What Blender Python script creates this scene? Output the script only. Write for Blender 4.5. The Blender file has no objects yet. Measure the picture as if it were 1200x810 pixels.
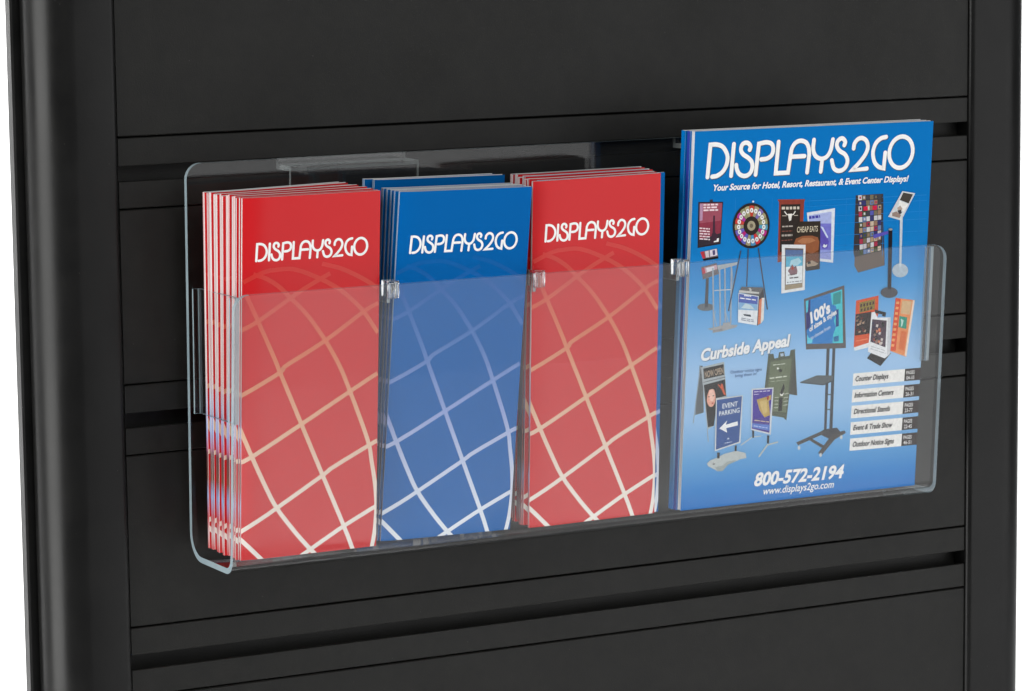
import bpy, bmesh, math, random
from mathutils import Matrix, Vector, Euler

# ------------------------------------------------------------------ camera, light, exposure
scene = bpy.context.scene
CM = 0.01
cam_data = bpy.data.cameras.new("camera")
cam = bpy.data.objects.new("camera", cam_data)
scene.collection.objects.link(cam)
cam.location = (-83.428*CM, -210.507*CM, 16.394*CM)
cam.rotation_euler = (1.43496, 0.01138, -0.49588)
cam_data.sensor_width = 36.0
cam_data.lens = 3912.6/1200*36.0
cam_data.shift_x = 0.0
cam_data.shift_y = -0.0015
cam_data.clip_start = 0.05
cam_data.clip_end = 50.0
scene.camera = cam

world = bpy.data.worlds.new("World")
scene.world = world
world.use_nodes = True
wn = world.node_tree.nodes["Background"]
wn.inputs[0].default_value = (0.92, 0.96, 1.0, 1)
wn.inputs[1].default_value = 0.10

def area(name, loc, aim, sx, sy, radiance, colour=(1, 1, 1), roll=0.0):
    d = bpy.data.lights.new(name, 'AREA')
    d.shape = 'RECTANGLE'; d.size = sx; d.size_y = sy
    d.energy = radiance*math.pi*sx*sy
    d.color = colour
    o = bpy.data.objects.new(name, d)
    scene.collection.objects.link(o)
    o.location = loc
    q = (Vector(aim)-Vector(loc)).to_track_quat('-Z', 'Y') @ Euler((0, 0, math.radians(roll))).to_quaternion()
    o.rotation_euler = q.to_euler()
    return o

# big softbox to the right of the camera (it is what the acrylic and the glossy print mirror)
area("softbox_right", (1.622, -1.498, -0.081), (0.522, 0.052, 0.119), 2.0, 1.75, 1.16, (1, 1, 1), 11.0)
# tall softbox on the left (the bright streak down the rounded post)
area("softbox_left", (-1.70, -0.20, 0.0), (0.0, -0.02, -0.1), 1.2, 2.4, 5.6, (1.0, 1.0, 0.98))
# overhead softbox
area("softbox_top", (-0.05, -2.05, 1.10), (0.33, 0.0, -0.18), 2.0, 1.0, 2.95)
# lamp on the white backdrop
area("backdrop_lamp", (0.6, 0.75, 1.9), (0.6, 1.9, -0.3), 2.6, 0.6, 42.0)

scene.view_settings.view_transform = 'Standard'
scene.view_settings.look = 'None'
scene.view_settings.exposure = 0.0
scene.view_settings.gamma = 1.0
scene.view_settings.use_curve_mapping = False
scene.render.engine = 'CYCLES'
scene.cycles.use_denoising = True
scene.cycles.max_bounces = 14
scene.cycles.transparent_max_bounces = 48
scene.cycles.transmission_bounces = 12
scene.cycles.glossy_bounces = 8
scene.cycles.sample_clamp_indirect = 4.0

# ------------------------------------------------------------------ print data (page coordinates)
PAL=[(0.01,0.233,0.623),(0.004,0.202,0.588),(0.015,0.01,0.015),(0.351,0.077,0.117),(0.266,0.032,0.062),(0.032,0.021,0.032),(0.461,0.266,0.404),(0.052,0.019,0.038),(0.871,0.71,0.749),(0.871,0.871,0.871),(0.035,0.035,0.052),(0.187,0.153,0.17),(0.535,0.035,0.052),(0.71,0.602,0.637),(0.788,0.71,0.788),(0.096,0.073,0.187),(0.004,0.004,0.004),(0.17,0.151,0.158),(0.596,0.366,0.426),(0.525,0.053,0.082),(0.797,0.771,0.823),(0.067,0.075,0.088),(0.143,0.166,0.183),(0.432,0.471,0.497),(0.366,0.432,0.497),(0.285,0.366,0.458),(0.491,0.582,0.657),(0.396,0.491,0.56),(0.384,0.396,0.408),(0.285,0.285,0.295),(0.047,0.058,0.082),(0.019,0.014,0.012),(0.574,0.045,0.024),(0.813,0.813,0.796),(0.187,0.18,0.205),(0.361,0.312,0.18),(0.205,0.147,0.449),(0.351,0.312,0.16),(0.312,0.312,0.153),(0.091,0.351,0.51),(0.461,0.019,0.225),(0.217,0.302,0.187),(0.644,0.029,0.038),(0.064,0.266,0.51),(0.351,0.302,0.173),(0.117,0.112,0.51),(0.51,0.014,0.187),(0.16,0.117,0.497),(0.361,0.312,0.187),(0.602,0.056,0.038),(0.449,0.035,0.312),(0.312,0.312,0.16),(0.415,0.361,0.187),(0.024,0.016,0.012),(0.388,0.336,0.225),(0.153,0.123,0.084),(0.71,0.788,0.9),(0.121,0.121,0.121),(0.596,0.596,0.56),(0.04,0.04,0.047),(0.713,0.191,0.082),(0.823,0.771,0.721),(0.806,0.841,0.877),(0.058,0.107,0.445),(0.236,0.458,0.713),(0.567,0.705,0.771),(0.006,0.028,0.053),(0.886,0.9,0.9),(0.151,0.191,0.285),(0.525,0.525,0.497),(0.258,0.042,0.024),(0.829,0.796,0.733),(0.637,0.568,0.473),(0.535,0.473,0.388),(0.473,0.415,0.361),(0.225,0.073,0.052),(0.718,0.764,0.846),(0.404,0.461,0.764),(0.18,0.18,0.602),(0.285,0.327,0.689),(0.112,0.082,0.449),(0.644,0.718,0.9),(0.788,0.829,0.9),(0.052,0.052,0.361),(0.029,0.019,0.012),(0.312,0.101,0.038),(0.449,0.18,0.077),(0.151,0.037,0.004),(0.384,0.285,0.2),(0.806,0.806,0.806),(0.151,0.121,0.107),(0.112,0.173,0.351),(0.094,0.445,0.642),(0.396,0.642,0.738),(0.806,0.841,0.859),(0.236,0.121,0.143),(0.445,0.037,0.006),(0.053,0.04,0.053),(0.053,0.053,0.067),(0.191,0.191,0.213),(0.349,0.275,0.174),(0.038,0.032,0.035),(0.143,0.107,0.088),(0.637,0.637,0.637),(0.415,0.035,0.073),(0.187,0.153,0.096),(0.574,0.535,0.574),(0.052,0.052,0.062),(0.035,0.035,0.153),(0.602,0.473,0.361),(0.153,0.225,0.415),(0.312,0.187,0.123),(0.096,0.101,0.415),(0.443,0.312,0.187),(0.073,0.096,0.035),(0.028,0.053,0.004),(0.114,0.191,0.396),(0.637,0.01,0.052),(0.445,0.539,0.611),(0.574,0.644,0.703),(0.644,0.673,0.688),(0.056,0.045,0.038),(0.846,0.829,0.796),(0.449,0.361,0.312),(0.052,0.045,0.052),(0.312,0.225,0.187),(0.101,0.086,0.461),(0.07,0.07,0.082),(0.006,0.004,0.01),(0.312,0.312,0.312),(0.042,0.047,0.058),(0.053,0.075,0.097),(0.094,0.114,0.121),(0.023,0.028,0.037),(0.037,0.037,0.047),(0.058,0.053,0.053),(0.567,0.596,0.596),(0.101,0.085,0.082),(0.004,0.2,0.567),(0.058,0.567,0.705),(0.004,0.006,0.151),(0.047,0.567,0.642),(0.01,0.285,0.285),(0.004,0.042,0.236),(0.004,0.151,0.338),(0.114,0.634,0.771),(0.9,0.9,0.9),(0.525,0.689,0.9),(0.705,0.075,0.004),(0.245,0.183,0.023),(0.053,0.006,0.004),(0.058,0.004,0.004),(0.014,0.004,0.004),(0.285,0.151,0.082),(0.432,0.285,0.191),(0.114,0.006,0.004),(0.806,0.823,0.841),(0.886,0.285,0.114),(0.823,0.285,0.094),(0.721,0.058,0.004),(0.895,0.384,0.121),(0.895,0.705,0.567),(0.705,0.458,0.236),(0.006,0.295,0.2),(0.525,0.754,0.673),(0.721,0.151,0.028),(0.006,0.004,0.004),(0.841,0.859,0.877),(0.642,0.657,0.689),(0.058,0.028,0.053),(0.006,0.004,0.053),(0.673,0.236,0.114),(0.285,0.191,0.151),(0.458,0.053,0.006),(0.634,0.56,0.525),(0.491,0.511,0.525),(0.895,0.877,0.841),(0.018,0.006,0.004),(0.797,0.771,0.754),(0.107,0.121,0.128),(0.285,0.338,0.384),(0.408,0.458,0.484),(0.338,0.408,0.471),(0.432,0.327,0.226),(0.151,0.166,0.166),(0.823,0.396,0.285),(0.9,0.567,0.458),(0.525,0.028,0.028),(0.642,0.094,0.023),(0.058,0.058,0.047),(0.075,0.094,0.058),(0.136,0.166,0.094),(0.458,0.567,0.705),(0.634,0.673,0.567),(0.396,0.445,0.338),(0.754,0.771,0.721),(0.895,0.895,0.859),(0.525,0.553,0.458),(0.497,0.567,0.596),(0.497,0.539,0.511),(0.006,0.014,0.023),(0.642,0.673,0.705),(0.047,0.018,0.316),(0.058,0.028,0.285),(0.094,0.2,0.596),(0.511,0.338,0.082),(0.642,0.471,0.166),(0.384,0.037,0.014),(0.705,0.657,0.806),(0.771,0.611,0.338),(0.525,0.634,0.886),(0.497,0.539,0.525),(0.338,0.384,0.372),(0.151,0.158,0.151),(0.004,0.004,0.006),(0.626,0.657,0.673),(0.014,0.075,0.285),(0.797,0.859,0.9),(0.596,0.689,0.823),(0.895,0.9,0.9),(0.859,0.895,0.9),(0.006,0.082,0.285),(0.703,0.602,0.426)]
ART=[
('printed_ruling','faint pale ruled lines across the upper cover',[
(0,[-3.8,221.9,101.8,221.4,205.8,220.8,205.7,221.3,101.7,221.8,-3.8,222.4]),
(0,[-3.6,217.9,102.0,217.3,206.0,216.7,206.0,217.1,102.0,217.8,-3.6,218.4]),
(0,[-3.2,210.2,102.4,209.5,206.6,208.7,206.5,209.1,102.4,209.9,-3.3,210.7]),
(0,[-3.0,204.7,102.7,203.8,206.9,202.9,206.9,203.4,102.7,204.3,-3.0,205.1]),
(0,[-2.6,196.1,103.2,195.0,207.5,193.9,207.4,194.4,103.2,195.5,-2.7,196.5]),
(0,[-2.3,188.7,103.6,187.4,208.0,186.2,207.9,186.6,103.6,187.9,-2.3,189.1]),
(1,[4.3,228.5,4.8,186.6,5.2,186.6,4.8,228.4]),
(1,[36.2,227.0,36.8,184.8,37.3,184.8,36.7,226.9]),
(1,[67.9,225.4,68.6,183.0,69.0,183.0,68.3,225.4]),
(1,[100.7,223.9,101.5,181.2,101.9,181.1,101.1,223.8]),
(1,[133.1,222.3,134.1,179.3,134.5,179.3,133.6,222.3]),
(1,[166.8,220.7,167.9,177.4,168.3,177.4,167.3,220.7]),
(1,[199.4,219.2,200.6,175.6,201.0,175.5,199.9,219.1]),
]),
('printed_poster_stand','maroon poster on a black post stand',[
(2,[4.9,225.4,26.0,224.6,25.3,194.0,5.8,192.2]),
(3,[6.2,224.4,25.2,223.8,25.1,211.2,6.6,209.9]),
(4,[6.6,209.9,25.1,211.2,24.8,202.1,15.4,199.8,6.9,197.9]),
(5,[6.9,197.9,15.4,199.8,24.8,202.1,24.3,195.0,6.9,193.3]),
(6,[6.3,224.2,9.0,224.0,9.0,212.1,6.6,211.6]),
(7,[18.0,202.5,18.1,215.0,19.4,215.0,20.3,202.9,22.8,199.9,22.4,195.4,17.0,194.8,17.3,201.4]),
(8,[9.4,222.5,12.0,222.5,11.9,223.7,9.3,223.8]),
(8,[12.7,222.4,14.9,222.4,14.8,223.6,12.6,223.7]),
(8,[15.6,222.4,18.7,222.3,18.6,223.5,15.6,223.6]),
(8,[19.5,222.3,21.8,222.2,21.7,223.4,19.4,223.5]),
(8,[9.5,220.6,11.6,220.5,11.5,221.8,9.4,221.8]),
(8,[12.3,220.5,15.4,220.4,15.3,221.6,12.2,221.7]),
(8,[16.2,220.4,20.9,220.3,20.8,221.5,16.0,221.6]),
(8,[9.6,218.6,13.9,218.5,13.8,219.7,9.5,219.8]),
(8,[14.7,218.5,18.9,218.4,18.8,219.6,14.6,219.7]),
(8,[19.6,218.3,22.0,218.3,21.9,219.5,19.6,219.6]),
(8,[6.8,206.0,9.2,205.8,9.3,206.7,6.8,207.0]),
(8,[9.8,205.7,11.7,205.5,11.7,206.4,9.8,206.6]),
(8,[12.2,205.4,13.9,205.2,13.9,206.1,12.2,206.3]),
(8,[14.4,205.1,15.5,205.0,15.6,205.9,14.5,206.1]),
(8,[6.8,204.1,8.6,203.9,8.7,204.8,6.9,205.0]),
(8,[9.2,203.9,12.5,203.5,12.5,204.4,9.2,204.8]),
(8,[13.0,203.4,15.6,203.1,15.6,204.0,13.0,204.3]),
(8,[6.9,202.2,10.0,201.8,10.0,202.8,7.0,203.1]),
(8,[10.5,201.8,13.6,201.4,13.6,202.4,10.6,202.7]),
(8,[14.1,201.4,15.7,201.2,15.7,202.1,14.2,202.3]),
(8,[7.0,200.3,9.0,200.1,9.0,201.0,7.1,201.2]),
(8,[9.5,200.0,12.2,199.7,12.3,200.6,9.6,200.9]),
(8,[12.7,199.6,15.7,199.3,15.7,200.2,12.8,200.5]),
(8,[7.1,198.4,10.3,198.0,10.3,198.9,7.2,199.3]),
(8,[10.8,198.0,14.0,197.6,14.1,198.5,10.8,198.9]),
(8,[14.6,197.5,15.9,197.3,15.9,198.3,14.6,198.4]),
(9,[19.3,195.6,19.3,196.4,21.6,196.9,21.9,198.3,23.6,198.5,23.4,195.9]),
(10,[14.5,226.6,16.9,226.8,17.3,225.0,14.6,225.0]),
(11,[8.1,189.2,22.3,191.1,23.5,185.3,10.6,184.1]),
(12,[8.1,189.2,11.2,189.6,12.8,184.7,10.6,184.3]),
(13,[12.1,189.4,15.2,189.9,15.9,185.0,13.2,184.9]),
(14,[16.1,190.0,21.9,190.8,22.9,186.1,16.6,185.3]),
(15,[18.4,189.8,20.6,190.0,21.0,186.6,19.0,186.3]),
(16,[10.6,184.1,23.5,185.3,23.9,183.7,11.1,182.7]),
(17,[9.3,178.2,22.4,180.4,24.9,172.4,11.3,169.1]),
(18,[10.0,177.3,22.5,179.2,23.2,176.1,10.9,173.0]),
(19,[10.0,177.3,12.2,177.6,13.3,173.6,10.9,173.0]),
(20,[13.6,177.4,20.3,178.2,20.8,175.5,14.4,174.1]),
(21,[13.9,169.7,16.3,170.0,16.5,148.9,13.7,148.6]),
(22,[22.0,148.3,21.5,147.3,20.0,146.5,17.6,146.1,14.8,146.1,12.1,146.4,9.7,147.2,8.0,148.2,7.4,149.3,8.0,150.3,9.5,151.1,11.8,151.5,14.6,151.5,17.4,151.2,19.8,150.4,21.4,149.4]),
(21,[14.3,161.7,16.4,161.6,16.5,148.7,13.7,148.6]),
]),
('printed_lectern','silver truss lectern',[
(23,[22.9,178.8,40.4,180.1,39.8,178.1,24.3,175.2]),
(24,[18.8,177.1,21.6,132.0,22.7,132.0,20.0,177.1]),
(24,[24.5,177.2,27.2,133.2,28.4,133.1,25.7,177.1]),
(24,[29.0,176.9,31.2,137.2,32.4,137.1,30.2,176.9]),
(24,[34.6,177.8,36.0,135.3,37.2,135.2,35.7,177.7]),
(25,[35.3,175.8,36.8,165.7,36.1,158.9,36.9,158.8,37.5,165.7,36.0,175.8]),
(26,[21.6,160.1,35.6,160.0,35.5,160.8,21.5,160.9]),
(27,[21.1,144.3,24.5,134.5,25.0,134.6,21.7,144.4]),
(27,[22.2,138.1,23.2,145.8,22.7,145.9,21.6,138.2]),
(27,[31.2,145.2,34.3,135.8,34.9,135.8,31.7,145.3]),
(27,[26.6,155.5,27.3,158.6,26.7,158.7,26.0,155.7]),
(28,[16.6,132.8,30.0,134.6,29.9,136.5,36.2,136.3,36.8,134.5,42.7,133.9,41.4,132.4,30.2,130.3,21.2,129.6,21.6,131.3]),
(29,[21.5,131.6,29.2,132.3,30.2,130.7,22.1,130.0]),
]),
('printed_prize_wheel','round prize wheel on tripod legs',[
(30,[42.3,188.5,33.7,144.8,34.7,144.6,43.2,188.3]),
(30,[48.6,189.2,48.6,161.8,49.5,161.7,49.5,189.2]),
(30,[57.2,189.5,67.4,143.6,68.4,143.7,58.1,189.5]),
(31,[66.8,205.2,66.6,202.6,66.1,200.1,65.2,197.8,63.9,195.6,62.3,193.7,60.4,192.2,58.2,190.9,55.9,190.0,53.5,189.6,51.0,189.5,48.4,189.8,46.0,190.6,43.7,191.7,41.5,193.2,39.6,195.0,37.9,197.0,36.6,199.3,35.6,201.7,35.0,204.3,34.8,206.9,34.9,209.4,35.5,211.9,36.4,214.2,37.7,216.4,39.3,218.3,41.2,219.8,43.3,221.1,45.6,222.0,48.0,222.4,50.5,222.5,53.0,222.2,55.5,221.5,57.8,220.4,60.0,218.9,61.9,217.1,63.6,215.1,64.9,212.8,65.9,210.4,66.6,207.8]),
(32,[49.6,212.9,48.4,220.5,50.6,220.8,52.7,220.3,51.7,212.8]),
(33,[52.2,217.2,51.8,215.9,50.7,215.4,49.6,216.0,49.1,217.3,49.5,218.6,50.5,219.0,51.6,218.5]),
(34,[51.1,217.2,50.8,216.5,50.2,216.8,50.2,217.7,50.7,218.0]),
(35,[51.8,212.8,53.1,220.2,55.2,219.7,57.2,218.5,53.8,212.0]),
(33,[55.7,216.4,55.3,215.1,54.2,214.6,53.1,215.2,52.6,216.5,53.0,217.8,54.1,218.2,55.2,217.7]),
(34,[54.7,216.4,54.4,215.7,53.8,216.0,53.7,216.9,54.3,217.2]),
(36,[53.9,211.9,57.5,218.4,59.4,217.2,60.9,215.4,55.6,210.5]),
(33,[58.9,214.4,58.5,213.2,57.4,212.7,56.3,213.3,55.8,214.6,56.2,215.8,57.2,216.3,58.4,215.8]),
(34,[57.8,214.5,57.5,213.8,56.9,214.1,56.9,215.0,57.5,215.2]),
(37,[55.7,210.4,61.1,215.2,62.7,213.5,63.5,211.3,56.8,208.6]),
(33,[61.4,211.6,61.0,210.3,59.9,209.9,58.8,210.4,58.2,211.8,58.6,213.0,59.7,213.5,60.8,212.9]),
(34,[60.3,211.6,60.0,211.0,59.4,211.2,59.4,212.1,59.9,212.4]),
(38,[56.9,208.4,63.7,211.0,64.6,208.9,64.8,206.6,57.4,206.3]),
(33,[62.8,208.1,62.4,206.9,61.4,206.4,60.2,207.0,59.7,208.3,60.1,209.5,61.2,210.0,62.3,209.4]),
(34,[61.8,208.2,61.5,207.5,60.9,207.8,60.8,208.7,61.4,208.9]),
(39,[57.4,206.2,64.8,206.3,65.1,204.0,64.5,201.9,57.3,204.0]),
(33,[63.2,204.4,62.8,203.2,61.7,202.7,60.6,203.3,60.1,204.6,60.5,205.8,61.5,206.3,62.7,205.7]),
(34,[62.1,204.5,61.8,203.8,61.2,204.1,61.2,205.0,61.8,205.2]),
(40,[57.3,203.9,64.4,201.5,64.0,199.4,62.7,197.5,56.4,202.0]),
(33,[62.3,200.9,61.9,199.6,60.9,199.1,59.8,199.7,59.2,201.0,59.6,202.3,60.7,202.8,61.8,202.2]),
(34,[61.3,200.9,61.0,200.2,60.4,200.5,60.3,201.4,60.9,201.7]),
(41,[56.4,201.9,62.6,197.3,61.4,195.4,59.7,194.2,55.0,200.4]),
(33,[60.4,197.9,60.0,196.6,58.9,196.2,57.8,196.8,57.3,198.0,57.7,199.3,58.8,199.8,59.9,199.2]),
(34,[59.4,197.9,59.0,197.2,58.4,197.5,58.4,198.4,59.0,198.7]),
(42,[54.9,200.3,59.4,194.0,57.7,192.6,55.6,192.1,53.1,199.4]),
(33,[57.6,195.8,57.2,194.5,56.1,194.0,55.0,194.6,54.5,195.9,54.9,197.2,55.9,197.7,57.1,197.1]),
(34,[56.6,195.8,56.2,195.1,55.6,195.4,55.6,196.3,56.2,196.6]),
(43,[52.9,199.3,55.3,192.0,53.2,191.3,51.1,191.5,50.9,199.1]),
(33,[54.2,194.8,53.8,193.5,52.7,193.0,51.6,193.6,51.1,194.9,51.5,196.2,52.6,196.7,53.7,196.1]),
(34,[53.2,194.8,52.8,194.1,52.2,194.4,52.2,195.3,52.8,195.6]),
(44,[50.7,199.1,50.7,191.5,48.5,191.6,46.4,192.5,48.7,199.6]),
(33,[50.6,195.0,50.2,193.7,49.1,193.2,48.0,193.8,47.5,195.2,47.9,196.4,49.0,196.9,50.1,196.3]),
(34,[49.6,195.0,49.2,194.3,48.7,194.6,48.6,195.5,49.2,195.8]),
(45,[48.5,199.6,46.1,192.6,44.1,193.4,42.3,195.0,46.7,200.8]),
(33,[47.2,196.4,46.8,195.1,45.7,194.6,44.6,195.2,44.1,196.5,44.5,197.8,45.6,198.3,46.7,197.7]),
(34,[46.2,196.4,45.8,195.7,45.3,196.0,45.2,196.9,45.8,197.2]),
(46,[46.6,200.9,42.1,195.2,40.3,196.6,39.1,198.6,45.2,202.5]),
(33,[44.3,198.8,44.0,197.6,42.9,197.1,41.8,197.7,41.3,199.0,41.6,200.2,42.7,200.7,43.8,200.1]),
(34,[43.3,198.9,43.0,198.2,42.4,198.5,42.4,199.4,42.9,199.6]),
(47,[45.1,202.6,39.0,198.9,37.7,200.9,37.2,203.1,44.3,204.6]),
(33,[42.4,202.0,42.0,200.8,40.9,200.3,39.8,200.9,39.3,202.2,39.7,203.4,40.7,203.9,41.8,203.3]),
(34,[41.3,202.1,41.0,201.4,40.4,201.7,40.4,202.5,40.9,202.8]),
(48,[44.2,204.8,37.1,203.4,36.5,205.6,36.7,207.8,44.0,206.9]),
(33,[41.4,205.6,41.1,204.4,40.0,203.9,38.9,204.5,38.4,205.8,38.8,207.0,39.8,207.5,40.9,206.9]),
(34,[40.4,205.7,40.1,205.0,39.5,205.3,39.5,206.2,40.0,206.4]),
(49,[44.0,207.1,36.7,208.2,36.8,210.4,37.7,212.4,44.5,209.1]),
(33,[41.7,209.3,41.3,208.0,40.3,207.6,39.1,208.2,38.6,209.4,39.0,210.7,40.1,211.2,41.2,210.6]),
(34,[40.7,209.4,40.4,208.7,39.8,209.0,39.7,209.8,40.3,210.1]),
(50,[44.6,209.2,37.9,212.7,38.7,214.8,40.2,216.3,45.7,210.9]),
(33,[43.1,212.6,42.7,211.3,41.7,210.9,40.6,211.4,40.0,212.8,40.4,214.0,41.5,214.5,42.6,213.9]),
(34,[42.1,212.6,41.8,212.0,41.2,212.2,41.1,213.1,41.7,213.4]),
(51,[45.8,211.1,40.4,216.5,41.8,218.2,43.8,219.1,47.4,212.3]),
(33,[45.5,215.2,45.1,213.9,44.1,213.4,42.9,214.0,42.4,215.3,42.8,216.6,43.9,217.0,45.0,216.5]),
(34,[44.5,215.2,44.2,214.5,43.6,214.8,43.5,215.7,44.1,216.0]),
(52,[47.5,212.3,44.1,219.2,45.9,220.2,48.1,220.4,49.5,212.9]),
(33,[48.6,216.8,48.2,215.5,47.2,215.0,46.1,215.6,45.6,216.9,45.9,218.2,47.0,218.6,48.1,218.0]),
(34,[47.6,216.8,47.3,216.1,46.7,216.4,46.6,217.3,47.2,217.5]),
(53,[57.5,205.7,57.3,204.0,56.7,202.4,55.7,201.1,54.4,200.1,52.8,199.5,51.1,199.4,49.3,199.7,47.6,200.5,46.2,201.6,45.1,203.0,44.3,204.7,44.0,206.4,44.2,208.1,44.8,209.6,45.8,211.0,47.1,211.9,48.7,212.5,50.4,212.6,52.2,212.3,53.8,211.6,55.3,210.5,56.4,209.0,57.2,207.4]),
(54,[54.3,205.8,54.0,204.3,53.1,203.1,51.7,202.5,50.1,202.5,48.7,203.3,47.6,204.6,47.2,206.2,47.5,207.8,48.4,209.0,49.8,209.6,51.3,209.5,52.8,208.8,53.8,207.4]),
(55,[52.3,206.0,52.1,205.0,51.3,204.4,50.3,204.5,49.5,205.1,49.1,206.1,49.4,207.1,50.2,207.6,51.2,207.6,52.0,206.9]),
(56,[52.3,223.5,52.1,223.0,51.5,222.8,50.8,223.0,50.5,223.6,50.8,224.2,51.4,224.4,52.0,224.1]),
]),
('printed_leaflet_box','blue and white leaflet dispenser',[
(57,[44.5,161.8,63.2,160.2,62.5,153.3,59.9,154.1,42.6,158.0]),
(58,[42.5,159.6,59.8,157.0,59.8,155.8,42.4,157.7]),
(59,[59.9,154.1,63.5,159.6,64.7,152.4,62.7,133.9,59.2,132.4]),
(60,[60.2,151.1,62.5,152.6,62.3,134.0,60.0,132.9]),
(61,[62.5,152.6,64.7,152.6,64.8,136.1,62.3,133.8]),
(62,[42.0,157.5,59.5,154.1,59.2,132.6,42.6,136.0]),
(63,[42.5,156.9,59.0,153.7,59.0,148.1,42.4,150.7]),
(64,[42.4,150.7,59.0,148.1,59.1,143.5,42.5,145.3]),
(65,[44.8,146.3,48.3,149.6,52.9,148.1,56.7,144.4]),
(66,[46.8,141.8,53.3,140.8,53.8,139.2,47.8,140.5]),
(67,[43.5,153.3,47.6,152.6,47.7,153.4,43.6,154.1]),
(67,[48.5,152.5,52.8,151.7,52.9,152.5,48.5,153.3]),
(67,[53.7,151.6,57.3,150.9,57.3,151.7,53.8,152.4]),
(67,[47.0,154.9,48.2,154.7,48.3,155.8,47.1,156.0]),
(67,[48.6,154.7,50.2,154.4,50.2,155.5,48.6,155.8]),
(67,[50.5,154.4,51.5,154.2,51.6,155.3,50.6,155.5]),
(67,[51.9,154.1,53.0,154.0,53.1,155.1,52.0,155.3]),
(68,[45.1,138.7,49.2,137.9,49.2,138.4,45.2,139.2]),
(68,[49.8,137.8,53.0,137.1,53.1,137.6,49.9,138.2]),
(68,[53.7,137.0,56.2,136.4,56.2,136.9,53.7,137.4]),
(68,[45.2,137.5,49.3,136.6,49.4,137.1,45.3,138.0]),
(68,[50.0,136.5,53.2,135.8,53.3,136.3,50.1,137.0]),
(68,[53.9,135.7,56.2,135.2,56.3,135.7,54.0,136.2]),
(69,[50.5,160.6,52.3,160.5,53.3,158.9,52.0,156.9,51.1,157.9,51.6,159.0]),
]),
('printed_banners','three restaurant posters and a white framed sign',[
(70,[72.7,224.0,96.9,223.1,96.1,220.9,96.2,180.1,75.1,177.8,74.2,221.8]),
(53,[75.9,220.2,92.9,219.6,93.5,190.0,76.8,185.1]),
(71,[82.2,213.0,86.1,213.0,85.4,208.2,83.7,207.7]),
(71,[78.9,214.8,81.1,212.3,84.2,211.7,87.4,212.0,89.2,214.5,88.4,215.0,86.8,212.6,84.2,212.5,81.6,212.9,79.6,215.2]),
(72,[76.8,216.5,79.6,216.4,79.5,218.4,76.7,218.5]),
(72,[80.5,216.3,82.8,216.2,82.7,218.2,80.4,218.3]),
(72,[83.8,216.2,85.9,216.1,85.8,218.1,83.6,218.2]),
(72,[86.8,216.1,89.3,216.0,89.1,218.0,86.7,218.1]),
(72,[90.2,216.0,92.1,215.9,92.0,217.9,90.1,218.0]),
(73,[77.4,211.6,81.2,211.4,81.1,211.9,77.4,212.1]),
(73,[87.7,211.3,91.2,211.3,91.1,211.8,87.7,211.7]),
(74,[77.8,203.4,80.0,203.4,79.9,204.4,77.7,204.4]),
(74,[80.6,203.4,83.1,203.4,83.0,204.4,80.5,204.4]),
(74,[83.7,203.4,87.1,203.3,87.0,204.3,83.6,204.4]),
(74,[77.8,196.7,79.8,196.7,79.6,198.0,77.7,198.1]),
(74,[80.3,196.7,82.2,196.6,82.1,198.0,80.2,198.0]),
(74,[82.8,196.6,85.8,196.6,85.6,198.0,82.6,198.0]),
(74,[86.3,196.6,87.0,196.6,86.9,198.0,86.2,198.0]),
(75,[77.6,200.2,80.2,200.1,80.2,200.8,77.6,200.8]),
(75,[80.8,200.1,83.3,200.1,83.2,200.7,80.7,200.8]),
(75,[83.8,200.1,86.0,200.1,85.9,200.7,83.7,200.7]),
(75,[86.5,200.1,86.8,200.1,86.8,200.7,86.5,200.7]),
(75,[77.8,193.4,79.6,193.4,79.6,194.0,77.7,194.0]),
(75,[80.2,193.4,82.6,193.4,82.5,194.1,80.1,194.0]),
(75,[83.2,193.4,85.1,193.5,85.0,194.1,83.1,194.1]),
(75,[85.6,193.5,87.2,193.5,87.1,194.1,85.5,194.1]),
(76,[98.8,213.1,123.5,215.2,124.1,174.8,105.1,177.7]),
(77,[100.8,211.1,120.6,212.8,120.9,204.0,100.9,205.1]),
(78,[100.9,205.1,120.9,204.0,121.7,184.5,104.7,185.5]),
(79,[104.7,185.5,121.7,184.5,122.1,177.2,105.0,179.6]),
(80,[110.8,201.6,115.6,198.5,119.5,190.5,118.6,185.7,114.0,185.9,111.4,190.9]),
(81,[111.4,202.4,113.7,201.7,118.8,193.9,117.6,193.5]),
(82,[114.1,187.4,115.2,189.3,116.4,188.2,118.2,188.8,117.6,186.9,115.7,186.4]),
(83,[101.1,208.3,103.2,208.4,102.9,210.4,100.7,210.3]),
(83,[103.8,208.4,106.1,208.6,105.7,210.6,103.4,210.4]),
(83,[106.7,208.6,109.4,208.7,109.0,210.7,106.3,210.6]),
(83,[110.0,208.7,110.8,208.8,110.4,210.8,109.6,210.8]),
(84,[91.8,206.9,111.2,206.3,112.5,170.8,100.7,170.0,88.4,188.3]),
(85,[88.8,191.2,90.3,194.5,96.0,196.1,104.1,196.0,109.4,194.4,110.9,191.0,110.5,185.1,104.8,182.5,98.9,184.8,88.9,188.3]),
(86,[91.6,192.5,96.1,194.7,104.2,194.2,107.8,192.1,102.1,190.5,95.2,190.4]),
(87,[98.9,184.8,104.8,182.5,110.5,185.1,111.3,175.4,105.1,177.7,100.0,176.0]),
(88,[100.3,176.0,105.1,177.7,111.1,174.9,108.8,173.6,101.0,173.0]),
(16,[101.4,176.9,104.0,177.0,104.3,175.3,101.8,175.1]),
(89,[78.1,190.8,98.9,189.5,100.0,156.1,79.5,154.7]),
(90,[81.0,188.2,97.2,186.8,97.8,158.2,82.4,157.0]),
(91,[81.5,186.8,96.8,185.7,96.8,181.0,81.7,181.7]),
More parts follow.
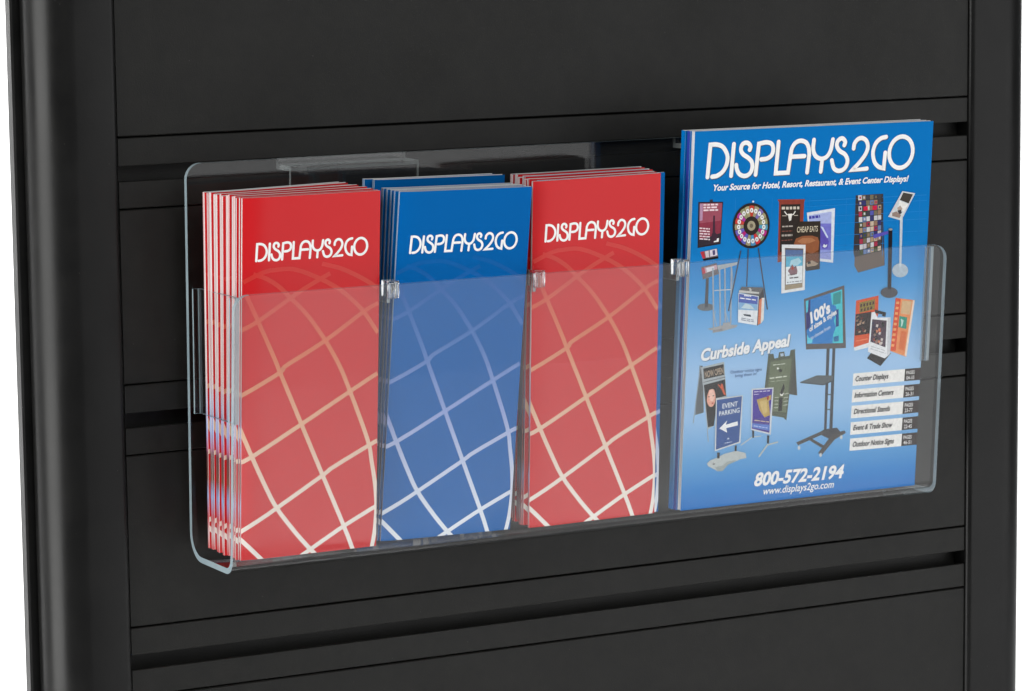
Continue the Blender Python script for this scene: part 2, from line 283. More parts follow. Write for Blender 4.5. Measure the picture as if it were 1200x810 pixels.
(92,[82.3,181.7,96.8,181.0,97.1,174.2,82.5,174.1]),
(93,[86.6,178.7,93.4,180.3,96.1,177.2,92.6,174.5,85.6,174.9]),
(94,[82.5,174.1,97.1,174.2,97.4,161.6,83.0,161.0]),
(95,[84.4,171.1,87.9,175.7,89.7,173.7,91.4,174.6,92.8,170.6,92.3,168.2,87.2,167.5]),
(96,[86.9,171.9,88.5,174.7,89.8,171.8]),
(97,[84.6,167.7,92.7,168.2,92.6,168.7,84.5,168.2]),
(98,[86.2,165.2,89.5,165.3,89.3,166.2,86.0,166.1]),
(98,[90.0,165.3,93.9,165.4,93.7,166.3,89.8,166.2]),
(99,[84.0,162.3,85.6,162.4,85.4,162.9,83.9,162.9]),
(99,[86.3,162.4,87.8,162.4,87.7,163.0,86.2,162.9]),
(99,[88.6,162.4,90.4,162.5,90.3,163.1,88.4,163.0]),
(99,[91.2,162.5,94.5,162.6,94.4,163.2,91.1,163.1]),
(99,[95.2,162.6,96.9,162.7,96.8,163.3,95.2,163.2]),
(100,[82.7,160.7,97.7,161.2,97.8,158.2,82.4,157.0]),
]),
('printed_leaflet_tower','tall leaflet tower filled with small colourful leaflets',[
(101,[141.5,223.7,166.1,223.8,170.7,170.2,147.0,166.1,141.9,181.3]),
(102,[143.2,177.9,169.5,181.4,170.4,170.2,146.8,166.3,143.3,171.4]),
(103,[143.7,223.6,146.9,223.6,147.2,220.0,144.0,220.0]),
(104,[144.8,222.7,146.3,222.7,146.5,220.9,145.0,220.9]),
(105,[147.2,223.5,150.4,223.5,150.6,220.0,147.5,220.0]),
(106,[148.3,222.6,149.8,222.6,150.0,220.9,148.5,220.9]),
(107,[150.7,223.5,153.9,223.4,154.1,220.0,151.0,220.0]),
(105,[154.3,223.4,157.4,223.4,157.6,220.0,154.5,220.0]),
(107,[157.8,223.4,161.0,223.3,161.1,219.9,158.0,220.0]),
(105,[158.9,222.5,160.4,222.5,160.5,220.8,159.0,220.8]),
(107,[161.3,223.3,164.5,223.3,164.6,219.9,161.5,219.9]),
(108,[144.1,219.5,147.2,219.5,147.5,216.0,144.4,215.9]),
(109,[145.2,218.6,146.6,218.6,146.8,216.8,145.3,216.8]),
(108,[147.5,219.5,150.7,219.5,150.9,216.0,147.8,216.0]),
(105,[151.0,219.5,154.2,219.5,154.4,216.0,151.3,216.0]),
(110,[154.5,219.5,157.7,219.5,157.9,216.1,154.7,216.0]),
(105,[155.6,218.6,157.1,218.6,157.2,216.9,155.7,216.9]),
(111,[158.0,219.5,161.2,219.5,161.3,216.1,158.2,216.1]),
(104,[159.1,218.6,160.6,218.6,160.7,216.9,159.2,216.9]),
(107,[161.5,219.5,164.7,219.5,164.8,216.1,161.7,216.1]),
(107,[162.6,218.6,164.1,218.6,164.1,217.0,162.7,217.0]),
(106,[144.4,215.4,147.5,215.5,147.8,211.9,144.7,211.8]),
(107,[145.5,214.6,147.0,214.6,147.1,212.8,145.7,212.8]),
(107,[147.9,215.5,151.0,215.5,151.2,212.0,148.2,211.9]),
(109,[151.3,215.5,154.4,215.6,154.7,212.1,151.6,212.0]),
(103,[152.4,214.7,153.9,214.7,154.0,212.9,152.5,212.9]),
(111,[154.8,215.6,157.9,215.6,158.1,212.2,155.0,212.1]),
(112,[158.2,215.6,161.4,215.6,161.5,212.2,158.4,212.2]),
(106,[159.3,214.8,160.8,214.8,160.9,213.1,159.4,213.0]),
(113,[161.7,215.6,164.8,215.7,165.0,212.3,161.9,212.3]),
(108,[162.8,214.8,164.2,214.8,164.3,213.2,162.9,213.1]),
(104,[144.8,211.4,147.8,211.4,148.1,207.9,145.1,207.8]),
(114,[148.2,211.4,151.3,211.5,151.5,208.0,148.5,207.9]),
(103,[149.3,210.6,150.7,210.6,150.9,208.9,149.4,208.8]),
(107,[151.6,211.5,154.7,211.6,154.9,208.1,151.9,208.0]),
(112,[155.0,211.6,158.1,211.7,158.3,208.3,155.2,208.2]),
(105,[158.5,211.7,161.5,211.8,161.7,208.4,158.6,208.3]),
(111,[161.9,211.8,165.0,211.9,165.1,208.5,162.0,208.4]),
(103,[145.1,207.3,148.2,207.4,148.5,203.8,145.4,203.7]),
(103,[146.2,206.4,147.6,206.5,147.8,204.7,146.4,204.6]),
(110,[148.5,207.4,151.6,207.5,151.8,204.0,148.8,203.9]),
(106,[149.6,206.6,151.0,206.6,151.2,204.9,149.7,204.8]),
(103,[151.9,207.5,155.0,207.7,155.2,204.2,152.2,204.0]),
(103,[153.0,206.7,154.4,206.8,154.5,205.0,153.1,205.0]),
(108,[155.3,207.7,158.3,207.8,158.5,204.4,155.5,204.2]),
(103,[158.7,207.8,161.7,207.9,161.9,204.5,158.9,204.4]),
(106,[159.7,207.0,161.2,207.1,161.2,205.4,159.8,205.3]),
(106,[162.1,208.0,165.1,208.1,165.3,204.7,162.2,204.6]),
(103,[163.1,207.2,164.6,207.2,164.6,205.5,163.2,205.5]),
(114,[145.5,203.2,148.5,203.3,148.8,199.8,145.8,199.6]),
(103,[146.6,202.3,148.0,202.4,148.1,200.6,146.7,200.5]),
(111,[148.8,203.4,151.8,203.5,152.1,200.0,149.1,199.8]),
(104,[152.2,203.6,155.2,203.7,155.4,200.2,152.4,200.0]),
(107,[153.2,202.7,154.7,202.8,154.8,201.1,153.4,201.0]),
(109,[155.5,203.7,158.6,203.9,158.8,200.5,155.8,200.3]),
(109,[156.6,202.9,158.0,203.0,158.1,201.3,156.7,201.2]),
(111,[158.9,203.9,161.9,204.1,162.1,200.7,159.1,200.5]),
(108,[162.3,204.1,165.3,204.3,165.4,200.9,162.4,200.7]),
(113,[145.9,199.1,148.8,199.3,149.1,195.7,146.2,195.5]),
(110,[149.2,199.3,152.2,199.5,152.4,196.0,149.4,195.8]),
(111,[150.2,198.5,151.6,198.6,151.8,196.8,150.4,196.7]),
(103,[152.5,199.5,155.5,199.8,155.7,196.3,152.7,196.0]),
(109,[155.8,199.8,158.8,200.0,159.0,196.6,156.0,196.3]),
(104,[159.1,200.0,162.1,200.2,162.3,196.8,159.3,196.6]),
(108,[160.2,199.2,161.6,199.3,161.6,197.6,160.3,197.5]),
(110,[162.5,200.3,165.5,200.5,165.6,197.1,162.6,196.9]),
(108,[146.2,195.0,149.2,195.2,149.4,191.7,146.5,191.4]),
(111,[147.3,194.2,148.6,194.3,148.8,192.5,147.4,192.4]),
(114,[149.5,195.3,152.4,195.5,152.7,192.0,149.8,191.7]),
(108,[150.5,194.5,151.9,194.6,152.0,192.8,150.7,192.7]),
(105,[152.8,195.6,155.7,195.8,156.0,192.3,153.0,192.0]),
(111,[153.8,194.8,155.2,194.9,155.3,193.1,153.9,193.0]),
(110,[156.0,195.8,159.0,196.1,159.2,192.7,156.3,192.4]),
(105,[157.1,195.1,158.5,195.2,158.6,193.5,157.2,193.3]),
(108,[159.4,196.1,162.3,196.4,162.5,193.0,159.5,192.7]),
(106,[162.6,196.4,165.6,196.7,165.8,193.3,162.8,193.0]),
(109,[163.7,195.6,165.0,195.8,165.1,194.1,163.8,194.0]),
(104,[146.6,190.9,149.5,191.2,149.8,187.6,146.9,187.3]),
(105,[149.8,191.2,152.7,191.5,153.0,188.0,150.1,187.6]),
(106,[153.1,191.6,156.0,191.8,156.2,188.4,153.3,188.0]),
(113,[156.3,191.9,159.2,192.2,159.4,188.8,156.5,188.4]),
(109,[159.6,192.2,162.5,192.5,162.7,189.1,159.8,188.8]),
(111,[160.6,191.5,162.0,191.6,162.0,189.9,160.7,189.8]),
(111,[162.8,192.5,165.8,192.9,165.9,189.5,163.0,189.2]),
(106,[163.9,191.8,165.2,192.0,165.3,190.3,163.9,190.1]),
(103,[146.9,186.8,149.8,187.1,150.1,183.6,147.2,183.2]),
(106,[150.1,187.2,153.0,187.5,153.3,184.0,150.4,183.6]),
(105,[153.4,187.5,156.2,187.9,156.5,184.4,153.6,184.0]),
(111,[154.4,186.8,155.7,187.0,155.8,185.2,154.5,185.0]),
(103,[156.6,187.9,159.5,188.3,159.7,184.8,156.8,184.4]),
(103,[157.6,187.2,158.9,187.4,159.0,185.6,157.7,185.5]),
(104,[159.8,188.3,162.7,188.7,162.9,185.3,160.0,184.9]),
(107,[163.0,188.7,165.9,189.0,166.1,185.7,163.2,185.3]),
(115,[147.3,182.7,150.1,183.1,150.4,179.5,147.6,179.1]),
(116,[150.5,183.1,153.3,183.5,153.6,180.0,150.7,179.5]),
(110,[153.6,183.5,156.5,183.9,156.7,180.4,153.9,180.0]),
(106,[154.7,182.8,156.0,183.0,156.1,181.2,154.8,181.0]),
(113,[156.8,184.0,159.7,184.4,159.9,180.9,157.0,180.5]),
(110,[157.8,183.2,159.2,183.4,159.3,181.7,158.0,181.5]),
(114,[160.0,184.4,162.9,184.8,163.1,181.4,160.2,181.0]),
(109,[163.2,184.8,166.1,185.2,166.2,181.9,163.4,181.4]),
(117,[148.6,215.1,152.5,215.3,152.8,212.2,148.9,212.0]),
(117,[156.8,215.3,160.8,215.4,161.0,212.3,157.0,212.2]),
]),
('printed_sign_post','silver sign post with tilted panel',[
(118,[192.1,165.2,191.7,163.2,190.2,161.6,187.9,160.6,185.1,160.3,182.2,160.9,179.8,162.2,178.1,164.0,177.4,166.0,177.9,168.0,179.4,169.6,181.7,170.7,184.4,170.9,187.3,170.3,189.7,169.0,191.4,167.2]),
(119,[182.1,205.3,184.6,205.4,185.6,167.8,183.7,167.9]),
(120,[183.1,225.0,194.9,222.9,183.4,203.0,171.4,206.5]),
(121,[184.0,223.9,192.9,222.1,189.3,215.5,181.1,218.5]),
(122,[180.9,217.9,188.8,214.9,185.7,209.7,179.9,211.7]),
(123,[179.2,212.8,181.8,214.3,183.9,212.0,182.5,209.3,180.0,210.0]),
(124,[179.3,210.6,182.6,211.2,183.6,208.7,181.5,207.5]),
(125,[174.8,209.2,178.7,210.1,182.9,207.1,181.7,205.0,174.9,206.8]),
]),
('printed_stanchion','dark stanchion post with purple belt',[
(126,[158.7,193.8,171.8,195.9,172.2,193.7,159.1,190.9]),
(127,[183.5,149.1,183.0,147.5,181.4,146.3,178.9,145.6,175.9,145.4,172.9,145.9,170.4,147.0,168.6,148.4,167.9,150.0,168.4,151.6,170.0,152.8,172.5,153.5,175.4,153.7,178.4,153.2,181.0,152.1,182.8,150.7]),
(128,[172.3,197.0,175.8,196.8,177.4,151.9,174.2,152.1]),
(129,[175.9,196.8,175.6,196.3,174.6,196.0,173.5,196.1,172.5,196.5,172.2,197.0,172.5,197.5,173.4,197.8,174.5,197.7,175.5,197.4]),
]),
('printed_screen_stand','flat screen on a dark wheeled stand',[
(130,[121.9,111.2,124.7,111.0,125.3,49.4,123.0,49.6]),
(130,[127.2,110.8,129.8,110.6,130.6,46.8,127.8,47.0]),
(131,[124.4,75.9,128.2,75.6,128.2,76.4,124.3,76.7]),
(131,[125.0,64.6,128.8,64.3,128.8,65.1,125.0,65.4]),
(132,[99.4,87.5,114.5,91.5,129.4,90.2,128.6,86.7,120.6,84.3]),
(133,[99.4,87.5,120.6,84.3,128.6,86.7,128.6,85.9,120.6,83.5,100.2,86.8]),
(134,[117.5,47.6,123.1,50.1,134.6,50.5,138.2,46.7,129.6,41.8]),
(135,[98.6,42.3,122.0,49.3,124.2,47.2,100.5,40.0]),
(135,[118.6,32.6,130.4,45.8,141.3,47.8,142.9,45.8,133.2,41.7,121.8,30.6]),
(135,[108.6,44.0,111.4,44.7,123.9,37.7,121.5,36.3]),
(136,[102.6,37.9,102.2,36.8,101.4,36.4,100.5,37.0,100.1,38.1,100.4,39.2,101.2,39.6,102.1,39.0]),
(136,[140.1,42.8,139.8,41.7,138.9,41.3,138.0,41.8,137.6,43.0,137.9,44.1,138.8,44.4,139.7,43.9]),
(136,[122.2,30.8,121.9,29.8,121.1,29.4,120.2,29.9,119.8,31.0,120.1,32.1,120.9,32.5,121.8,32.0]),
(137,[99.7,149.3,135.1,157.4,139.2,110.2,103.6,111.6]),
(138,[101.3,147.8,133.2,154.6,136.4,114.1,104.2,115.6]),
(139,[101.5,147.7,103.8,148.2,103.6,139.6,102.3,139.0]),
(140,[103.8,148.2,105.5,148.4,106.2,128.2,103.2,125.6,102.3,139.0,103.6,139.6]),
(141,[123.2,152.1,133.3,154.4,136.4,114.1,127.0,114.7,127.2,121.1,129.2,126.6,127.3,131.0,129.4,139.4,128.4,142.3,124.9,143.9]),
(142,[125.5,151.6,132.5,153.3,132.5,144.1,125.8,143.2]),
(143,[128.4,139.4,131.0,140.0,131.9,127.2,129.2,126.6]),
(144,[127.5,119.3,132.2,120.1,132.4,115.8,128.0,115.7]),
(145,[104.0,122.7,105.3,120.5,109.0,118.8,108.7,116.0,104.4,116.0]),
]),
('printed_leaflet_stands','orange and white tabletop leaflet stands',[
(148,[146.4,145.2,166.5,147.8,166.9,133.4,159.7,110.2,146.3,110.2]),
(149,[149.7,143.6,163.6,145.4,163.5,137.7,150.0,135.8]),
(150,[150.4,142.3,152.0,142.5,151.9,140.2,150.4,140.0]),
(150,[153.1,142.6,154.7,142.8,154.6,140.5,153.1,140.3]),
(150,[155.9,142.9,157.4,143.1,157.4,140.8,155.8,140.7]),
(150,[158.6,143.2,160.1,143.4,160.1,141.2,158.5,141.0]),
(150,[161.3,143.6,162.8,143.8,162.8,141.5,161.3,141.3]),
(151,[151.0,138.7,152.5,138.9,152.5,136.8,150.9,136.6]),
(151,[153.9,139.1,155.4,139.3,155.3,137.1,153.8,137.0]),
(151,[156.8,139.5,158.3,139.6,158.2,137.5,156.7,137.3]),
(151,[159.6,139.8,161.2,140.0,161.1,137.9,159.6,137.7]),
(152,[146.6,135.0,160.7,136.1,160.0,119.6,146.7,118.9]),
(153,[147.6,133.3,149.6,134.0,149.2,132.1,147.2,132.3]),
(153,[150.5,129.8,152.6,130.5,152.1,128.5,150.1,128.8]),
(154,[148.4,127.5,150.4,128.2,150.0,126.2,148.0,126.5]),
(154,[150.0,122.0,152.1,122.7,151.6,120.7,149.6,121.0]),
(154,[149.9,128.1,152.0,128.8,151.5,126.8,149.5,127.1]),
(16,[148.2,132.8,150.2,133.6,149.8,131.6,147.8,131.9]),
(154,[152.9,128.5,155.0,129.3,154.5,127.3,152.5,127.6]),
(155,[148.4,123.3,150.5,124.0,150.0,122.0,148.0,122.3]),
(154,[154.6,122.2,156.6,123.0,156.2,121.0,154.2,121.3]),
(155,[152.2,124.0,154.2,124.8,153.8,122.8,151.8,123.1]),
(155,[151.2,132.0,153.2,132.8,152.8,130.8,150.8,131.1]),
(16,[151.2,123.4,153.3,124.1,152.8,122.1,150.8,122.4]),
(155,[153.5,122.6,155.6,123.4,155.1,121.4,153.2,121.7]),
(153,[147.3,130.4,149.4,131.2,149.0,129.2,147.0,129.5]),
(156,[146.2,110.1,159.5,112.8,159.7,109.3,147.3,107.5]),
(157,[148.3,114.4,151.1,114.6,150.9,115.3,148.1,115.0]),
(157,[151.7,114.7,155.0,115.1,154.8,115.7,151.5,115.4]),
(157,[155.6,115.1,158.4,115.4,158.2,116.1,155.4,115.8]),
(158,[182.0,145.1,199.7,142.2,194.5,99.6,179.6,105.2]),
(159,[182.0,145.0,186.8,144.1,184.6,105.0,179.9,105.3]),
(160,[183.0,142.3,185.7,141.9,185.3,140.1,182.6,140.5]),
(160,[182.7,138.4,185.3,137.9,184.9,136.1,182.3,136.5]),
(160,[182.4,134.4,185.0,133.9,184.6,132.1,182.0,132.5]),
(160,[182.1,130.4,184.7,129.9,184.3,128.1,181.7,128.6]),
(160,[181.8,126.4,184.4,125.9,184.0,124.1,181.4,124.6]),
(160,[181.4,122.4,184.1,121.9,183.7,120.1,181.0,120.6]),
(160,[181.1,118.4,183.8,118.0,183.3,116.1,180.7,116.6]),
(160,[180.8,114.4,183.4,114.0,183.0,112.1,180.4,112.6]),
(160,[180.5,110.4,183.1,110.0,182.7,108.1,180.1,108.6]),
(161,[198.0,142.3,199.7,142.0,194.7,99.8,192.9,100.8]),
(162,[188.2,142.7,197.0,141.5,195.8,131.5,187.5,132.8]),
(163,[186.3,131.2,193.5,129.6,193.2,120.8,186.0,122.7]),
(164,[187.7,129.1,190.4,127.5,189.4,123.3,188.1,122.7,188.4,125.5]),
(165,[188.3,119.8,194.0,118.7,192.3,104.4,187.0,106.2]),
(166,[162.2,105.0,180.4,103.5,171.3,94.3,158.6,101.1]),
(167,[160.7,135.5,163.6,135.7,166.5,131.3,178.4,130.6,179.5,103.0,174.9,99.8,159.2,105.9]),
(168,[175.6,130.0,178.4,130.6,179.5,103.0,176.8,101.9]),
(169,[161.7,130.3,174.9,128.4,174.9,108.2,161.0,113.4]),
(170,[162.9,125.3,164.8,124.8,164.0,122.8,162.3,123.7]),
(16,[166.2,116.6,168.1,116.0,167.3,114.0,165.6,114.9]),
(170,[161.9,128.6,163.9,128.0,163.1,126.1,161.4,126.9]),
(171,[168.2,114.1,170.1,113.5,169.3,111.6,167.6,112.4]),
(172,[165.8,114.9,167.7,114.4,166.9,112.4,165.2,113.2]),
(173,[168.4,121.7,170.3,121.2,169.6,119.2,167.8,120.1]),
(16,[165.0,119.4,166.9,118.9,166.1,116.9,164.4,117.8]),
(171,[165.7,122.1,167.6,121.5,166.8,119.6,165.1,120.4]),
(173,[164.1,116.0,166.0,115.4,165.3,113.5,163.5,114.3]),
(173,[165.6,113.8,167.5,113.2,166.8,111.2,165.0,112.1]),
(171,[167.9,123.3,169.8,122.7,169.1,120.8,167.3,121.6]),
(16,[170.7,127.6,172.6,127.0,171.9,125.1,170.1,125.9]),
(16,[171.3,125.9,173.3,125.3,172.5,123.3,170.8,124.2]),
(174,[165.7,126.3,167.6,125.8,166.9,123.8,165.1,124.6]),
(174,[168.4,120.4,170.3,119.8,169.5,117.9,167.8,118.7]),
(174,[170.6,115.6,172.5,115.0,171.8,113.1,170.0,113.9]),
(172,[164.0,119.7,165.9,119.1,165.2,117.2,163.4,118.0]),
(174,[169.4,112.6,171.3,112.0,170.6,110.1,168.8,110.9]),
(174,[170.4,112.9,172.3,112.4,171.6,110.4,169.8,111.3]),
(16,[164.0,121.4,166.0,120.9,165.2,118.9,163.5,119.8]),
(16,[164.8,116.3,166.8,115.8,166.0,113.8,164.2,114.6]),
(172,[165.8,113.9,167.7,113.4,167.0,111.4,165.2,112.2]),
(16,[163.4,137.5,173.9,134.6,173.5,131.4,170.3,132.2,170.6,133.4,164.1,134.7]),
(175,[161.2,110.0,166.2,108.3,166.4,108.8,161.4,110.4]),
(175,[167.1,108.0,169.9,107.0,170.1,107.5,167.2,108.5]),
(175,[170.7,106.8,174.4,105.5,174.6,106.0,170.9,107.3]),
(175,[161.3,108.0,164.1,107.1,164.3,107.6,161.5,108.5]),
(175,[164.9,106.8,168.2,105.7,168.4,106.2,165.1,107.3]),
(175,[169.0,105.4,173.6,103.9,173.8,104.4,169.2,105.9]),
(175,[174.4,103.6,174.9,103.5,175.1,103.9,174.6,104.1]),
]),
('printed_index','white index boxes with dark page tabs',[
(176,[147.1,90.4,194.1,90.4,193.9,81.1,146.9,81.0]),
(177,[194.1,90.4,209.1,90.3,209.1,81.0,193.9,81.1]),
(176,[147.0,78.2,194.1,78.0,193.7,68.5,146.8,68.5]),
(177,[194.1,78.0,209.0,78.0,208.9,68.6,193.7,68.5]),
(176,[146.9,66.0,194.1,65.6,193.8,56.0,146.8,56.5]),
(177,[194.1,65.6,208.9,65.6,208.8,56.1,193.8,56.0]),
(176,[146.9,53.5,194.2,53.2,193.8,43.6,146.8,43.9]),
(177,[194.2,53.2,208.8,53.2,208.6,43.6,193.8,43.6]),
(176,[147.0,41.1,194.4,40.9,194.2,31.4,146.9,31.8]),
(177,[194.4,40.9,208.6,40.8,208.5,31.3,194.2,31.4]),
]),
('printed_sandwich_board','grey sandwich board with portrait poster',[
(179,[11.5,106.3,14.2,105.8,16.6,71.4,9.3,70.1]),
(180,[11.8,105.8,7.6,64.3,8.3,64.2,12.6,105.7]),
(181,[12.7,104.9,32.4,107.6,35.9,81.2,26.1,72.4,25.5,60.7,20.3,58.5]),
(182,[19.9,58.7,21.1,49.4,21.9,49.4,20.6,58.7]),
(16,[14.7,103.8,32.0,105.9,33.0,97.9,15.8,95.9]),
(184,[15.2,93.4,34.0,95.9,33.8,96.5,15.0,94.0]),
(16,[15.8,91.7,33.8,94.6,35.3,82.2,26.6,81.2,26.7,69.6,25.8,60.9,20.7,60.2]),
(185,[26.3,81.9,26.2,79.4,25.6,77.3,24.6,75.7,23.3,75.0,22.0,75.1,20.6,76.1,19.5,77.8,18.7,80.0,18.3,82.6,18.5,85.0,19.0,87.2,20.0,88.7,21.3,89.5,22.7,89.4,24.0,88.4,25.1,86.7,25.9,84.5]),
(186,[25.2,83.4,25.0,81.2,24.2,79.6,23.1,79.1,21.9,79.8,20.9,81.5,20.5,83.8,20.7,85.9,21.5,87.5,22.7,88.0,23.9,87.3,24.8,85.6]),
(16,[17.7,88.7,20.0,90.6,23.6,90.0,25.9,87.4,23.3,88.3,20.5,87.8,19.1,83.8,18.6,77.1]),
(166,[21.3,82.6,20.9,82.3,20.2,82.4,19.8,82.7,20.2,83.0,20.9,83.0]),
(166,[25.1,83.0,24.7,82.8,24.0,82.8,23.6,83.2,23.9,83.5,24.7,83.4]),
(187,[24.9,77.6,24.6,77.3,24.0,77.2,23.3,77.4,23.0,77.8,23.2,78.1,23.9,78.2,24.6,78.0]),
(188,[27.6,91.1,28.7,91.3,30.2,89.1,30.4,91.7,31.9,91.2,33.0,87.6,35.2,82.6,33.2,83.4,31.3,87.0]),
]),
('printed_chalk_board','dark green sandwich board with chalk writing',[
(189,[93.7,112.4,97.6,77.7,90.6,79.2,87.6,93.5]),
(190,[70.6,110.4,75.0,110.4,76.0,106.8,79.4,107.2,79.9,111.2,84.4,111.4,85.2,107.8,89.2,108.0,90.0,112.1,94.1,112.5,90.6,78.6,89.0,59.6,86.2,62.0,68.0,66.1,68.6,85.4]),
(191,[72.8,104.7,91.4,105.9,88.3,65.4,70.1,68.8]),
(192,[81.0,110.1,83.7,110.3,84.1,108.1,81.6,107.9]),
(193,[75.2,101.7,78.2,101.8,78.1,102.4,75.1,102.4]),
(193,[78.8,101.8,81.6,101.9,81.4,102.5,78.7,102.4]),
(193,[82.2,101.9,85.7,102.0,85.6,102.6,82.1,102.5]),
(193,[72.8,91.9,76.9,92.0,76.7,92.9,72.6,92.8]),
(193,[77.8,92.0,83.6,92.3,83.5,93.2,77.6,93.0]),
(193,[84.6,92.3,87.7,92.4,87.5,93.3,84.4,93.2]),
(194,[73.6,89.6,77.3,89.7,77.2,90.1,73.5,90.1]),
(194,[78.1,89.7,82.4,89.7,82.3,90.2,78.0,90.1]),
(194,[83.2,89.8,86.2,89.8,86.2,90.2,83.1,90.2]),
(194,[87.1,89.8,87.8,89.8,87.7,90.3,87.0,90.3]),
(195,[80.4,99.1,80.1,98.6,79.5,98.4,78.8,98.6,78.4,99.2,78.7,99.8,79.4,100.0,80.1,99.7]),
(16,[83.3,97.3,82.9,96.5,81.8,96.3,80.7,96.7,80.3,97.5,80.7,98.3,81.7,98.6,82.8,98.2]),
(16,[85.2,87.9,86.2,84.0,84.2,79.7,82.3,80.5]),
(196,[82.0,80.6,83.8,79.4,85.9,80.9,84.6,78.4,82.8,78.6]),
(16,[81.7,77.4,84.7,77.2,84.5,67.0,81.4,67.2]),
(197,[78.0,77.4,78.8,77.4,78.6,78.0,77.9,78.0]),
(197,[78.9,77.4,79.8,77.4,79.7,78.0,78.8,78.0]),
(197,[80.0,77.4,81.0,77.4,80.9,78.0,79.9,78.0]),
(197,[78.0,74.8,78.7,74.8,78.6,75.5,77.8,75.5]),
(197,[78.9,74.8,79.6,74.8,79.5,75.5,78.8,75.5]),
(197,[79.8,74.8,80.3,74.8,80.2,75.5,79.7,75.5]),
(197,[80.4,74.8,80.9,74.8,80.8,75.5,80.3,75.5]),
(197,[77.9,72.3,78.7,72.3,78.6,72.9,77.8,72.9]),
(197,[78.9,72.3,80.1,72.3,80.0,72.9,78.8,72.9]),
(197,[80.2,72.3,80.9,72.3,80.8,72.9,80.2,72.9]),
(197,[77.9,69.7,78.6,69.7,78.5,70.4,77.8,70.4]),
(197,[78.8,69.7,79.9,69.7,79.7,70.4,78.7,70.4]),
(197,[80.0,69.7,80.9,69.7,80.8,70.4,79.9,70.4]),
(197,[86.2,79.3,87.4,79.4,87.2,80.0,86.0,79.9]),
(197,[87.6,79.4,88.7,79.5,88.5,80.2,87.5,80.1]),
(197,[88.9,79.5,89.9,79.6,89.7,80.3,88.7,80.2]),
(197,[86.0,76.5,87.0,76.6,86.8,77.2,85.8,77.1]),
(197,[87.2,76.6,88.4,76.7,88.2,77.3,87.0,77.2]),
(197,[88.6,76.7,89.2,76.8,89.0,77.4,88.4,77.4]),
(197,[89.4,76.8,89.7,76.8,89.6,77.5,89.2,77.4]),
(197,[85.8,73.7,86.5,73.8,86.3,74.4,85.7,74.3]),
(197,[86.7,73.8,87.4,73.8,87.2,74.5,86.5,74.4]),
(197,[87.6,73.8,88.2,73.9,88.0,74.6,87.4,74.5]),
(197,[88.4,73.9,89.4,74.0,89.2,74.6,88.2,74.6]),
(197,[85.7,70.9,86.8,71.0,86.6,71.6,85.5,71.5]),
(197,[87.0,71.0,88.2,71.1,88.0,71.8,86.8,71.7]),
(197,[88.4,71.1,89.4,71.2,89.2,71.9,88.2,71.8]),
]),
('printed_scroll_poster','purple poster with a tan scroll',[
(198,[50.0,44.0,59.4,49.3,67.4,49.5,67.3,50.2,59.0,50.0,49.5,44.7]),
(199,[66.4,34.0,73.4,42.2,82.5,43.6,82.1,44.6,72.6,43.1,65.4,34.7]),
(200,[59.0,55.0,60.9,54.5,61.0,48.9,59.5,49.2]),
(200,[72.4,50.1,74.4,49.5,74.4,43.5,72.6,43.9]),
(201,[57.1,85.9,76.3,85.4,75.6,50.1,58.0,55.2]),
(202,[58.3,84.8,75.3,84.4,74.2,62.7,58.9,63.9]),
(203,[58.9,63.9,74.2,62.7,74.3,51.6,58.7,56.1]),
(204,[58.8,60.1,74.3,57.6,74.4,53.1,58.8,57.0]),
(205,[61.8,77.4,70.4,78.9,74.4,80.1,74.5,76.7,72.5,75.6,74.2,64.9,69.4,63.5,64.9,69.2]),
(206,[64.6,75.6,70.5,76.6,72.0,67.3,68.0,66.1]),
(207,[70.4,78.9,72.6,79.5,72.4,76.8,71.0,76.3]),
(208,[59.5,83.0,63.4,83.0,63.3,83.6,59.4,83.6]),
(208,[64.2,82.9,66.3,82.9,66.2,83.6,64.1,83.6]),
(208,[67.1,82.9,70.0,82.9,70.0,83.5,67.0,83.5]),
(208,[70.9,82.8,73.2,82.8,73.1,83.5,70.8,83.5]),
(208,[59.4,81.2,60.2,81.2,60.2,81.7,59.3,81.7]),
(208,[60.5,81.1,62.1,81.1,62.0,81.6,60.4,81.6]),
(208,[62.4,81.1,63.1,81.1,63.0,81.6,62.3,81.6]),
(208,[63.3,81.1,63.6,81.1,63.5,81.6,63.2,81.6]),
(209,[60.8,61.8,65.5,61.0,65.5,61.6,60.8,62.4]),
(209,[66.2,60.8,70.2,60.1,70.3,60.7,66.3,61.4]),
(209,[71.0,60.0,73.6,59.5,73.6,60.1,71.1,60.6]),
(210,[60.2,57.8,63.9,57.0,64.0,57.6,60.3,58.4]),
(210,[64.6,56.8,67.0,56.3,67.0,56.9,64.7,57.4]),
(210,[67.7,56.2,70.0,55.7,70.0,56.2,67.8,56.7]),
(210,[70.7,55.5,72.3,55.2,72.4,55.7,70.8,56.1]),
]),
('printed_parking_sign','blue event parking sign with white arrow',[
(211,[20.8,33.3,23.8,35.5,29.4,36.9,35.1,39.1,40.0,39.8,45.7,40.7,54.0,38.3,55.0,34.5,50.1,34.1,45.2,32.6,39.6,31.0,38.0,29.7,34.8,26.6,30.3,26.7,27.8,28.3,22.3,31.1]),
(212,[28.1,29.8,34.6,30.7,38.6,33.2,46.0,33.9,45.2,32.6,39.6,31.0,38.0,29.7,34.8,26.6,30.3,26.7]),
(213,[28.0,32.3,27.7,32.0,26.9,31.8,26.1,32.1,25.8,32.5,26.0,32.9,26.8,33.0,27.6,32.8]),
(214,[29.4,40.7,31.6,40.5,31.6,36.2,29.6,36.3]),
(214,[44.6,44.6,46.1,44.7,46.2,40.4,44.5,40.4]),
(215,[26.5,81.1,49.6,81.6,49.2,46.4,27.2,41.8]),
